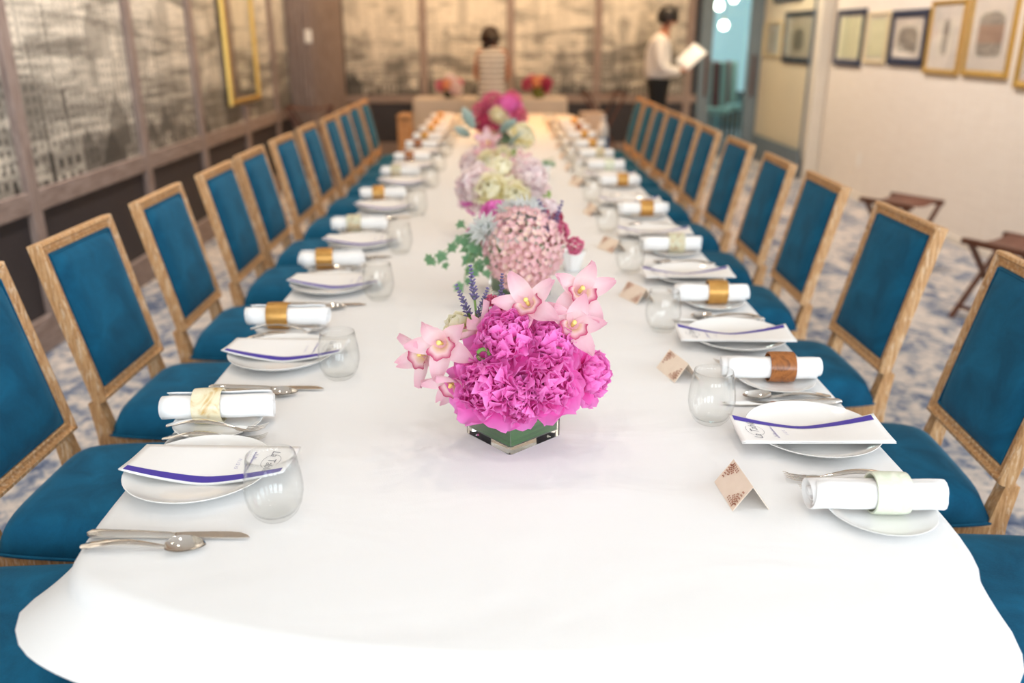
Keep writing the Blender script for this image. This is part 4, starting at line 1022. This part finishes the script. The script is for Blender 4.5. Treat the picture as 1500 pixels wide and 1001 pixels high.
V5 = [
    ('stock_pink', (-0.07, 5.9, 1.036), 0.085, (-0.3, -0.5, 0.8)),
    ('stock_crimson', (-0.116, 5.85, 0.916), 0.085, (-0.6, -0.7, 0.3)),
    ('stock_crimson', (-0.07, 5.8, 0.868), 0.07, (-0.3, -0.9, 0.1)),
    ('magenta', (0.03, 5.88, 1.011), 0.085, (0.2, -0.6, 0.8)),
    ('cream', (-0.033, 5.8, 0.973), 0.075, (-0.1, -0.9, 0.5)),
    ('cream', (0.021, 5.8, 0.938), 0.05, (0.1, -0.9, 0.3)),
    ('stock_pink', (0.089, 5.85, 0.951), 0.08, (0.6, -0.6, 0.5)),
    ('stock_pink', (0.059, 5.98, 1.048), 0.075, (0.3, -0.2, 0.9)),
    ('stock_pink', (-0.134, 5.9, 0.978), 0.08, (-0.7, -0.5, 0.5)),
    ('stock_crimson', (0.066, 5.82, 0.892), 0.06, (0.5, -0.8, 0.1)),
    ('blush', (-0.011, 6.0, 1.038), 0.06, (0, -0.2, 1)),
]
B1 = [
    ('peach', (-0.665, 10.55, 0.928), 0.085, (-0.1, -0.8, 0.6)),
    ('blush', (-0.569, 10.55, 0.897), 0.08, (0.5, -0.8, 0.3)),
    ('stock_pink', (-0.741, 10.6, 0.91), 0.075, (-0.7, -0.6, 0.4)),
    ('blush', (-0.629, 10.65, 0.97), 0.08, (0, -0.3, 0.9)),
    ('stock_pink', (-0.532, 10.65, 0.939), 0.06, (0.7, -0.2, 0.6)),
]
B2 = [
    ('peach', (0.394, 10.55, 0.959), 0.09, (0, -0.85, 0.5)),
    ('stock_crimson', (0.29, 10.55, 0.928), 0.08, (-0.7, -0.7, 0.3)),
    ('stock_crimson', (0.509, 10.58, 0.942), 0.085, (0.8, -0.5, 0.3)),
    ('peach', (0.462, 10.62, 0.979), 0.08, (0.3, -0.3, 0.9)),
    ('stock_pink', (0.341, 10.64, 0.978), 0.07, (-0.4, -0.2, 0.9)),
    ('stock_crimson', (0.517, 10.56, 0.873), 0.05, (0.8, -0.6, -0.2)),
]
IVY2 = [[(-0.062, 2.3, 0.94), (-0.088, 2.26, 0.936), (-0.133, 2.24, 0.929), (-0.18, 2.24, 0.898), (-0.204, 2.24, 0.883)], [(-0.055, 2.27, 0.928), (-0.078, 2.22, 0.927), (-0.096, 2.2, 0.889), (-0.105, 2.18, 0.848)], [(-0.06, 2.3, 0.931), (-0.092, 2.28, 0.954), (-0.114, 2.28, 0.973), (-0.103, 2.28, 0.98)], [(-0.055, 2.26, 0.921), (-0.069, 2.2, 0.907), (-0.074, 2.18, 0.875), (-0.075, 2.17, 0.865)]]
GREEN3 = [(0.13, 3.1, 0.901), (0.145, 3.05, 0.885), (0.114, 3.0, 0.883), (0.15, 3.0, 0.875), (0.144, 3.15, 0.917)]
GREENC2 = [(0.133, 4.5, 0.814), (0.169, 4.5, 0.831), (0.222, 4.5, 0.849), (0.264, 4.5, 0.863), (0.114, 4.45, 0.797), (0.203, 4.3, 0.781)]
GREEN4 = [(0.058, 4.2, 0.932), (0.08, 4.15, 0.918), (0.041, 4.15, 0.919)]
vase('flower_vase', .016, 1.425, math.radians(41), 'square glass vase lined with a green leaf holding magenta peonies and orchids')
vase('flower_vase', .045, 2.33, math.radians(45), 'square glass vase lined with green leaf holding the pink hydrangea')
vase('flower_vase', .0, 3.15, math.radians(8), 'square glass vase lined with green leaf holding cream and blush blooms', .15, .13)
vase('flower_vase', .03, 4.26, math.radians(30), 'square glass vase below silvery leaves and pink orchids', .14, .12)
vase('flower_vase', .02, 5.95, math.radians(20), 'square glass vase holding crimson and pink stock at the far end', .14, .12)
FOOT = {'V1': (.016, 1.425, .80), 'V2': (.045, 2.33, .80), 'V3': (0, 3.15, .80), 'V4': (.03, 4.26, .80), 'V5': (.02, 5.95, .80)}
arrange('V1', V1, FOOT['V1']); arrange('V1', LAV1, FOOT['V1'])
V2 = [r_ for r_ in V2 if r_[0] != 'hydrangea_tail']
arrange('V2', V2, FOOT['V2']); arrange('V2', LAV2, FOOT['V2']); arrange('V3', V3, FOOT['V3']); arrange('V4', V4, FOOT['V4']); arrange('V5', V5, FOOT['V5'])
def vine(name, paths, label, cat, leafm, leaf_pts, size, foot=None, step=.028, seed=1):
    g = empty(name, paths[0][0], 0, label, cat); rnd = random.Random(seed); c0 = Vector(paths[0][0])
    lm = [cached((name + leafm, k), lambda: leaf_outline_mb(leaf_pts, .12, k).mesh('leaf', M[leafm], True)) for k in range(3)]
    for path in paths:
        P = [Vector(p) - c0 for p in path]
        if foot: P = [Vector(foot) - c0] + P
        MB().sweep(P, .0012, n=5).build('vine_stem', M['stem_green'], g)
        for a, b in zip(P[1 if foot else 0:-1], P[2 if foot else 1:]):
            n = max(1, int((b - a).length / step))
            for k in range(n):
                p = a.lerp(b, (k + .5)/n); s_ = size*rnd.uniform(.65, 1.15)
                d_ = Vector((rnd.uniform(-.6, .6), -1, rnd.uniform(-.2, .9))).normalized()      # leaf face
                o = link('leaf', rnd.choice(lm), g)
                o.matrix_basis = orient(p + Vector((rnd.uniform(-1, 1), rnd.uniform(-.6, .2), rnd.uniform(-1, 1)))*size*.75, d_, PI + rnd.uniform(-1.2, 1.2)) @ Matrix.Scale(s_, 4)
    return g
for k, p in enumerate(IVY2):
    vine('ivy_trail', [p], ['longest ivy trail spilling left from the hydrangea vase', 'ivy trail hanging down left of the hydrangea vase', 'curling ivy tip rising beside the white chrysanthemum', 'short ivy trail drooping against the hydrangea vase corner'][k], 'ivy', 'ivy_leaf', IVY_P, .036, (.02, 2.33, .87), .014, k + 3)
vine('green_filler_sprig', [GREEN3], 'light green leafy sprig right of the cream blooms', 'sprig', 'fresh_leaf', OVAL_P, .04, (.02, 3.15, .87), .02, 8)
vine('green_filler_sprig', [GREEN4], 'light green leafy sprig among the fourth vase blooms', 'sprig', 'fresh_leaf', OVAL_P, .045, (.03, 4.26, .87), .02, 9)
vine('green_filler_sprig', [[(.0, 1.46, .93), (-.03, 1.45, .985), (-.035, 1.44, 1.01)]], 'small grey green sprig between the lavender stems', 'sprig', 'dusty_leaf', OVAL_P, .022, (.016, 1.425, .86), .012, 10)
vine('green_filler_sprig', [[(.07, 1.46, .93), (.075, 1.43, .99), (.09, 1.42, 1.0)]], 'olive leaf sprig behind the two right hand orchids', 'sprig', 'fresh_leaf', OVAL_P, .024, (.016, 1.425, .86), .012, 12)
o = MB().sweep([(-.035 + .010*math.cos(a*.55), 1.352, .945 + .010*math.sin(a*.55)) for a in range(10)] + [(-.028, 1.36, .93), (-.02, 1.38, .91)], .0035, n=8).build('curled_leaf_tip', M['stem_green'], None)
tag(o, 'curled bright green leaf tip beside the nearest peonies', 'leaf')
# little white cups with greenery
def cup(x, y, s_, label):
    g = empty('white_cup', (x, y, TS), .2, label, 'cup', 'small white cups on the table')
    pr = [(0, 0), (.022*s_, 0), (.024*s_, .004), (.043*s_, .058*s_), (.044*s_, .062*s_), (.041*s_, .062*s_), (.022*s_, .008*s_), (0, .007*s_)]
    MB().lathe(pr, 10).build('bowl', M['porcelain'], g, False)
    MB().sweep([(-.040*s_, 0, .05*s_), (-.062*s_, 0, .046*s_), (-.06*s_, 0, .022*s_), (-.032*s_, 0, .02*s_)], .004*s_, n=6).build('handle', M['porcelain'], g)
cup(.213, 2.60, 1.05, 'small white cup beside the pink hydrangea'); cup(.205, 4.48, 1.15, 'small white cup beside the fourth vase')
vine('cup_sprig', [[(.20, 2.60, .80), (.18, 2.59, .835), (.165, 2.58, .845)]], 'pale green sprig in the white cup by the hydrangea', 'sprig', 'dusty_leaf', OVAL_P, .03, None, .012, 21)
vine('cup_sprig', [GREENC2], 'trailing green sprig around the farther white cup', 'sprig', 'ivy_leaf', IVY_P, .04, None, .03, 22)
# bunches on the back table
def round_vase(x, y, z, mt, label, s_=1):
    g = empty('round_vase', (x, y, z), 0, label, 'vase')
    MB().lathe([(0, 0), (.05*s_, 0), (.062*s_, .02), (.066*s_, .07), (.06*s_, .12), (.055*s_, .125), (.052*s_, .118), (.058*s_, .07), (.05*s_, .014), (0, .012)], 24).build('vase_body', M[mt], g, True)
BT = .772
round_vase(-.655, 10.62, BT, 'dark_vase', 'dark green vase with peach and pink blooms on the back table', .95)
round_vase(.425, 10.62, BT, 'olive_vase', 'olive vase with peach and crimson blooms on the back table', 1.15)
arrange('B1', B1, (-.655, 10.62, BT + .06)); arrange('B2', B2, (.425, 10.62, BT + .06))

# ================================================================== back table
bt = empty('side_table', (-.155, 10.68, 0), 0, 'side table hidden by a beige cloth at the back wall', 'table')
MB().box((0, 0, .745), (1.76, .70, .03)).build('table_top', M['brown_wood'], bt)
for sx in (-1, 1):
    for sy in (-1, 1): MB().bar((sx*.8, sy*.28, 0), (sx*.8, sy*.28, .73), .05).build('leg', M['brown_wood'], bt)
def drape_box(x0, x1, y0, y1, zt, zb, flare, fold, foldn):
    P = []; st = .04; r_ = .03
    def seg(a, b):
        n = max(1, int(math.hypot(b[0]-a[0], b[1]-a[1]) / st)); return [(a[0] + (b[0]-a[0])*k/n, a[1] + (b[1]-a[1])*k/n) for k in range(n)]
    P = seg((x0, y0), (x1, y0)) + seg((x1, y0), (x1, y1)) + seg((x1, y1), (x0, y1)) + seg((x0, y1), (x0, y0))
    for _ in range(2): P = [((P[i-1][0] + 2*P[i][0] + P[(i+1) % len(P)][0])/4, (P[i-1][1] + 2*P[i][1] + P[(i+1) % len(P)][1])/4) for i in range(len(P))]
    N_ = normals(P); n = len(P); rows = 8; vs = []; arc = 0
    for j in range(rows + 1):
        s_ = j/rows; arc = 0
        for i in range(n):
            o_ = (flare + fold*math.sin(i*st*foldn + math.sin(i*st*3)))*s_; vs.append((P[i][0] + N_[i][0]*o_, P[i][1] + N_[i][1]*o_, zt - (zt - zb)*s_))
    return MB().add(vs, [tuple(range(n))] + [(j*n + i, (j+1)*n + i, (j+1)*n + (i+1) % n, j*n + (i+1) % n) for j in range(rows) for i in range(n)])
o = drape_box(-1.06, .75, 10.30, 11.06, .768, .03, .03, .012, 14).build('table_drape', M['beige_linen'], None, 'auto'); tag(o, 'beige linen cloth draped over the back table', 'tablecloth')
st_ = empty('draped_stand', (.9, 8.95, 0), 0, 'small stand under a beige cloth past the far right table corner', 'stand')
drape_box(-.12, .12, -.17, .17, .735, .03, .02, .008, 18).build('drape', M['beige_linen'], st_, 'auto')
MB().box((0, 0, .72), (.225, .32, .02)).build('stand_top', M['brown_wood'], st_)
st_ = empty('wooden_stand', (-1.0, 8.95, 0), 0, 'narrow pale wooden stand past the far left table corner', 'stand')
for dx in (-.045, .045):
    for dy in (-.15, .15): MB().bar((dx, dy, 0), (dx, dy, .70), .03).build('leg', M['oak'], st_)
MB().box((0, 0, .71), (.13, .36, .02)).build('stand_top', M['oak'], st_, 'auto', .004)
MB().box((0, -.15, .42), (.07, .012, .5)).build('front_panel', M['oak'], st_, 'auto', .002)
MB().box((0, 0, .2), (.11, .33, .015)).build('shelf', M['oak'], st_, 'auto', .002)
# bottle standing on the last right chair
g = empty('water_bottle', (.86, 7.52, .529), 0, 'white bottle with blue lower half on a far right chair seat', 'bottle')
MB().lathe([(0, .0), (.044, 0), (.047, .006), (.047, .11)], 24).build('label_band', M['bottle_blue'], g, 'auto')
MB().lathe([(.047, .1101), (.047, .16), (.042, .2), (.026, .235), (.018, .25), (.018, .262)], 24).build('shoulder', M['white_plastic'], g, 'auto')
MB().lathe([(.0185, .2622), (.0185, .268), (.0, .269)], 16).build('neck_ring', M['black_cloth'], g)
MB().lathe([(0, .2692), (.02, .2692), (.02, .292), (.017, .295), (0, .295)], 16).build('cap', M['white_plastic'], g)

# ================================================================== folding stands
def folding_stand(name, x, y, rz, w, l, h, label, sling=True, group=None):
    g = empty(name, (x, y, 0), rz, label, 'stand', group); b = .026
    for s_ in (-1, 1):
        for sy in (-1, 1):
            yy = sy*(l/2) - sy*(.03 if s_ > 0 else .0); MB().bar((s_*w*.55, yy, .0), (-s_*w*.5, yy, h - .02), b, b*.8, (0, 1, 0)).build('leg', M['brown_wood'], g, 'auto')
        MB().bar((s_*w*.5, -l/2 - .02, h - .012), (s_*w*.5, l/2 + .02, h - .012), b*1.15).build('top_rail', M['brown_wood'], g, 'auto')
        MB().bar((s_*w*.42, -l/2, h*.14), (s_*w*.42, l/2, h*.14), b*.7).build('stretcher', M['brown_wood'], g, 'auto')
    n = 1 if sling else 3
    for k in range(n):
        wd = l*.92 if sling else .05; yc = 0 if sling else (k - 1)*l*.36
        thick(MB().grid(lambda u, v: ((u - .5)*w*1.02, yc + (v - .5)*wd, h + .004 - .03*math.sin(PI*u)), 10, 2), .003).build('sling_seat' if sling else 'strap', M['brown_leather'], g, True)
folding_stand('folding_stool', 2.62, 5.58, .55, .33, .34, .45, 'folding brown stool by the right wall below the gabled house print', True, 'folding stools by the right wall')
folding_stand('folding_stool', 2.70, 4.36, .45, .34, .36, .44, 'folding brown stool by the right wall nearer to the camera', True, 'folding stools by the right wall')
folding_stand('tray_stand', -1.95, 8.9, .1, .42, .36, .80, 'tall brown folding tray stand by the fluted corner column', False, 'tall tray stands')
folding_stand('tray_stand', 1.19, 10.5, .15, .42, .36, .84, 'tall brown folding tray stand right of the back table', False, 'tall tray stands')

# ================================================================== people
def skin(nodes, edges, root, sub=2):
    ks = list(nodes); me = bpy.data.meshes.new('sk'); me.from_pydata([nodes[k][0] for k in ks], [(ks.index(a), ks.index(b)) for a, b in edges], [])
    ob = bpy.data.objects.new('sk', me); COL.objects.link(ob); md = ob.modifiers.new('s', 'SKIN'); md.use_smooth_shade = True; md.branch_smoothing = .4
    sv = me.skin_vertices[0].data
    for i, k in enumerate(ks): r_ = nodes[k][1]; sv[i].radius = r_ if hasattr(r_, '__len__') else (r_, r_); sv[i].use_root = (k == root)
    m2 = ob.modifiers.new('u', 'SUBSURF'); m2.levels = sub; m2.render_levels = sub
    bpy.context.view_layer.update(); ev = ob.evaluated_get(bpy.context.evaluated_depsgraph_get()); out = bpy.data.meshes.new_from_object(ev)
    bpy.data.objects.remove(ob); bpy.data.meshes.remove(me)
    for p in out.polygons: p.use_smooth = True
    return out
def skin_obj(name, nodes, edges, root, mat_, parent):
    me = skin(nodes, edges, root); me.name = name; me.materials.clear(); me.materials.append(M[mat_]); return link(name, me, parent)
def chain(*ks): return list(zip(ks[:-1], ks[1:]))
def hand(N, E, wrist, pre, wpos, d_, side_v, curl):
    """palm and five bent fingers from a wrist"""
    d_ = Vector(d_).normalized(); sv = Vector(side_v).normalized(); nrm = d_.cross(sv).normalized(); w0 = Vector(wpos)
    N[pre + 'palm'] = (tuple(w0 + d_*.05), (.034, .018)); E.append((wrist, pre + 'palm'))
    N[pre + 'knk'] = (tuple(w0 + d_*.09), (.038, .015)); E.append((pre + 'palm', pre + 'knk'))
    for k, (o_, l) in enumerate(((-.03, .07), (-.01, .08), (.01, .076), (.03, .06))):
        a = w0 + d_*.095 + sv*o_; b = a + (d_*(1 - curl) + nrm*curl)*l*.55; c = b + (d_*(1 - 1.6*curl) + nrm*1.5*curl)*l*.45
        N[f'{pre}f{k}a'] = (tuple(a), .009); N[f'{pre}f{k}b'] = (tuple(b), .0085); N[f'{pre}f{k}c'] = (tuple(c), .007); E += [(pre + 'knk', f'{pre}f{k}a'), (f'{pre}f{k}a', f'{pre}f{k}b'), (f'{pre}f{k}b', f'{pre}f{k}c')]
    a = w0 + d_*.04 - sv*.04; b = a + d_*.035 - sv*.012 + nrm*.015
    N[pre + 't0'] = (tuple(a), .0115); N[pre + 't1'] = (tuple(b), .009); E += [(pre + 'palm', pre + 't0'), (pre + 't0', pre + 't1')]
def head(N, E, neck, c, f, s_=1.0):
    """skull, jaw, nose from the neck; c = head centre, f = facing direction"""
    c = Vector(c); f = Vector(f).normalized(); up = Vector((0, 0, 1)); up = (up - f*up.dot(f)).normalized()
    N['hb'] = (tuple(c - up*.075 - f*.02), (.062*s_, .062*s_)); N['hc'] = (tuple(c - f*.01), (.082*s_, .092*s_)); N['ht'] = (tuple(c + up*.075 - f*.015), (.066*s_, .074*s_))
    N['jaw'] = (tuple(c - up*.085 + f*.055), (.03*s_, .028*s_)); N['nose'] = (tuple(c - up*.02 + f*.105), (.011, .012))
    E += [(neck, 'hb'), ('hb', 'hc'), ('hc', 'ht'), ('hb', 'jaw'), ('hc', 'nose')]
    return c, f, up
def face(parent, c, f, up, skinm, hairm):
    sd = f.cross(up)
    for s_ in (-1, 1):
        p = c + f*.083 + sd*(s_*.031) + up*.01
        MB().lathe([(.011*math.sin(PI*k/6), -.011*math.cos(PI*k/6)) for k in range(7)], 10, tuple(p)).build('eye', M['black_cloth'], parent, True)
        e = c + sd*(s_*.083) - f*.012; MB().sweep([e - up*.03, e + up*.0 + sd*(s_*.012), e + up*.028], [.008, .014, .009], [.006, .01, .006], 8).build('ear', M[skinm], parent, True)
    m_ = c + f*.088 - up*.052; MB().sweep([m_ - sd*.022, m_ + f*.004, m_ + sd*.022], [.003, .006, .003], [.004, .006, .004], 6).build('mouth', M['red_stripe'], parent, True)
def blob(fn, nu=20, nv=14): return MB().grid(fn, nu, nv)
# --- waiter: faces local +Y
wp = empty('person', (1.79, 10.28, 0), -PI/2 - .12, 'person in white shirt and black vest reading a sheet by the back wall', 'person')
N, E = {}, []
N.update(pel=((0, -.01, .97), (.10, .10)), wst=((0, -.01, 1.10), (.12, .12)), chs=((0, -.02, 1.28), (.17, .165)), upr=((0, -.01, 1.42), (.13, .12)), nck=((0, .04, 1.51), (.055, .055)))
E += chain('pel', 'wst', 'chs', 'upr', 'nck')
hc, hf, hu = head(N, E, 'nck', (0, .085, 1.655), (0, 1, -.35))
for s_, p in ((1, 'R'), (-1, 'L')):
    N.update({p + 'sh': ((s_*.165, -.02, 1.42), .06), p + 'el': ((s_*.225, .0, 1.14), .045), p + 'fo': ((s_*.19, .12, 1.09), .042), p + 'wr': ((s_*.12, .23, 1.09), .028)})
    E += [('upr', p + 'sh')] + chain(p + 'sh', p + 'el', p + 'fo', p + 'wr'); hand(N, E, p + 'wr', p, (s_*.12, .23, 1.09), (-s_*.35, .85, .25), (s_*.6, .2, -.6), .35)
    N.update({p + 'hp': ((s_*.09, 0, .88), .08), p + 'kn': ((s_*.10, .015, .50), .06), p + 'an': ((s_*.10, -.02, .09), .04), p + 'to': ((s_*.12, .12, .04), .035)})
    E += [('pel', p + 'hp')] + chain(p + 'hp', p + 'kn', p + 'an', p + 'to')
body = skin_obj('body', N, E, 'pel', 'skin_tan', wp); face(body, hc, hf, hu, 'skin_tan', 'hair_black')
def sub(ks, grow, extra=None):
    n_ = {k: (N[k][0], tuple(r_ + grow for r_ in (N[k][1] if hasattr(N[k][1], '__len__') else (N[k][1],)*2))) for k in ks}
    if extra: n_.update(extra)
    return n_
sn = sub(['pel', 'wst', 'chs', 'upr', 'Rsh', 'Rel', 'Rfo', 'Rwr', 'Lsh', 'Lel', 'Lfo', 'Lwr'], .022); sn['pel'] = (N['pel'][0], (.165, .165)); sn['wst'] = (N['wst'][0], (.17, .17)); sn['nk2'] = ((0, .03, 1.485), (.068, .068))
skin_obj('shirt', sn, chain('pel', 'wst', 'chs', 'upr', 'nk2') + [('upr', 'Rsh'), ('upr', 'Lsh')] + chain('Rsh', 'Rel', 'Rfo', 'Rwr') + chain('Lsh', 'Lel', 'Lfo', 'Lwr'), 'pel', 'shirt_white', wp)
tn = sub(['pel', 'Rhp', 'Rkn', 'Ran', 'Lhp', 'Lkn', 'Lan'], .035); tn['wt'] = ((0, .01, 1.07), (.185, .185)); tn['pel'] = (N['pel'][0], (.19, .19))
skin_obj('trousers', tn, [('wt', 'pel'), ('pel', 'Rhp'), ('pel', 'Lhp')] + chain('Rhp', 'Rkn', 'Ran') + chain('Lhp', 'Lkn', 'Lan'), 'pel', 'black_cloth', wp)
thick(MB().grid(lambda u, v: ((u - .5)*.24*(1 - .35*v), .165 - .10*(2*(u - .5))**2 - .06*v + .02*math.sin(PI*v), 1.06 + .36*v), 10, 8), .008).build('vest', M['black_cloth'], wp, True)
for s_ in (-1, 1): MB().sweep([(s_*.11, -.03, .0), (s_*.115, .03, .03), (s_*.12, .10, .025), (s_*.125, .16, .018)], [.035, .045, .045, .03], [.03, .045, .03, .018], 10).xf(Matrix.Translation((0, 0, .025))).build('shoe', M['black_cloth'], wp, True)
def hair_cap(c, f, up, r_, mat_, parent, back=.0, low=-.2):
    sd = f.cross(up); Mx = Matrix((sd, f, up)).transposed().to_4x4(); Mx.translation = c
    def fn(u, v):
        ph = u*2*PI; fr = math.sin(ph); lo_ = -1.0 + .72*max(0, (fr + .25)/1.25); lo_ = max(low - .75, lo_) if fr < .2 else lo_ + .25
        th = v * (PI/2 - math.asin(max(-1, min(1, lo_*.75)))); k = 1 + .03*math.sin(ph*7)*math.sin(th)
        return Mx @ Vector((r_*.92*k*math.sin(th)*math.cos(ph), r_*1.06*k*math.sin(th)*math.sin(ph) - .012 - back, r_*1.08*math.cos(th)*k + .012))
    MB().grid(fn, 28, 12).build('hair', M[mat_], parent, True)
hair_cap(hc, hf, hu, .114, 'hair_black', wp, .008)
pp_ = MB().grid(lambda u, v: ((u - .5)*.21, (v - .5)*.30, .004*math.sin(PI*u)), 4, 4); thick(pp_, .0015)
o = pp_.build('paper_sheet', M['menu_paper'], None, True); tag(o, 'cream sheet of paper held up by the person in the white shirt', 'paper')
set_world(o, Matrix.Translation((2.13, 10.20, 1.245)) @ Vector((-.35, -.75, .55)).to_track_quat('Z', 'Y').to_matrix().to_4x4() @ Matrix.Rotation(math.radians(-38), 4, 'Z'))
# --- guest seen from behind, bending over the back table: faces local +Y
wp = empty('person', (-.125, 9.78, 0), 0, 'person in cream striped sleeveless dress leaning over the back table', 'person')
N, E = {}, []
N.update(pel=((0, 0, .88), (.13, .11)), wst=((0, .03, 1.03), (.11, .085)), chs=((0, .09, 1.20), (.125, .09)), upr=((0, .14, 1.31), (.10, .07)), nck=((0, .19, 1.365), (.042, .042)))
E += chain('pel', 'wst', 'chs', 'upr', 'nck'); hc, hf, hu = head(N, E, 'nck', (-.02, .25, 1.43), (-.05, .8, -.6), .9)
for s_, p in ((1, 'R'), (-1, 'L')):
    N.update({p + 'sh': ((s_*.14, .13, 1.30), .042), p + 'el': ((s_*.185, .20, 1.06), .033), p + 'wr': ((s_*.13, .40, .97), .022)})
    E += [('upr', p + 'sh')] + chain(p + 'sh', p + 'el', p + 'wr'); hand(N, E, p + 'wr', p, (s_*.13, .40, .97), (-s_*.2, .9, -.35), (s_*1, .15, 0), .3)
    N.update({p + 'hp': ((s_*.08, 0, .82), .095), p + 'kn': ((s_*.08, .01, .46), .055), p + 'an': ((s_*.08, -.02, .09), .033), p + 'to': ((s_*.09, .10, .035), .03)})
    E += [('pel', p + 'hp')] + chain(p + 'hp', p + 'kn', p + 'an', p + 'to')
body = skin_obj('body', N, E, 'pel', 'skin_warm', wp); face(body, hc, hf, hu, 'skin_warm', 'hair_brown')
rings = [(1.352, .155, .085, .06), (1.335, .15, .135, .075), (1.29, .13, .158, .092), (1.2, .09, .155, .105), (1.1, .05, .138, .10), (1.0, .02, .140, .108), (.9, .0, .158, .128), (.8, -.005, .168, .135), (.65, -.005, .168, .135), (.48, -.005, .165, .135)]
mb = MB(); n = 28; vs = [(rx*math.cos(2*PI*i/n), y + ry*math.sin(2*PI*i/n), z) for (z, y, rx, ry) in rings for i in range(n)]
mb.add(vs, [(j*n + i, j*n + (i+1) % n, (j+1)*n + (i+1) % n, (j+1)*n + i) for j in range(len(rings) - 1) for i in range(n)])
mb.build('dress', M['striped_dress'], wp, True); hair_cap(hc, hf, hu, .118, 'hair_brown', wp, .01, -.1)
sdh = MB().sweep([hc - hf*.06 + Vector((0, -.02, .03)), hc - hf*.075 + Vector((0, -.03, -.03)), hc - hf*.05 + Vector((0, -.05, -.09)), hc + Vector((0, -.085, -.12))], [.10, .116, .115, .09], [.055, .065, .06, .04], 12); sdh.build('hair_length', M['hair_brown'], wp, True)
for s_ in (-1, 1): MB().sweep([(s_*.08, -.06, .02), (s_*.085, .0, .022), (s_*.09, .07, .018), (s_*.09, .14, .014)], [.025, .032, .038, .02], [.02, .022, .018, .012], 10).build('shoe', M['brown_leather'], wp, True)
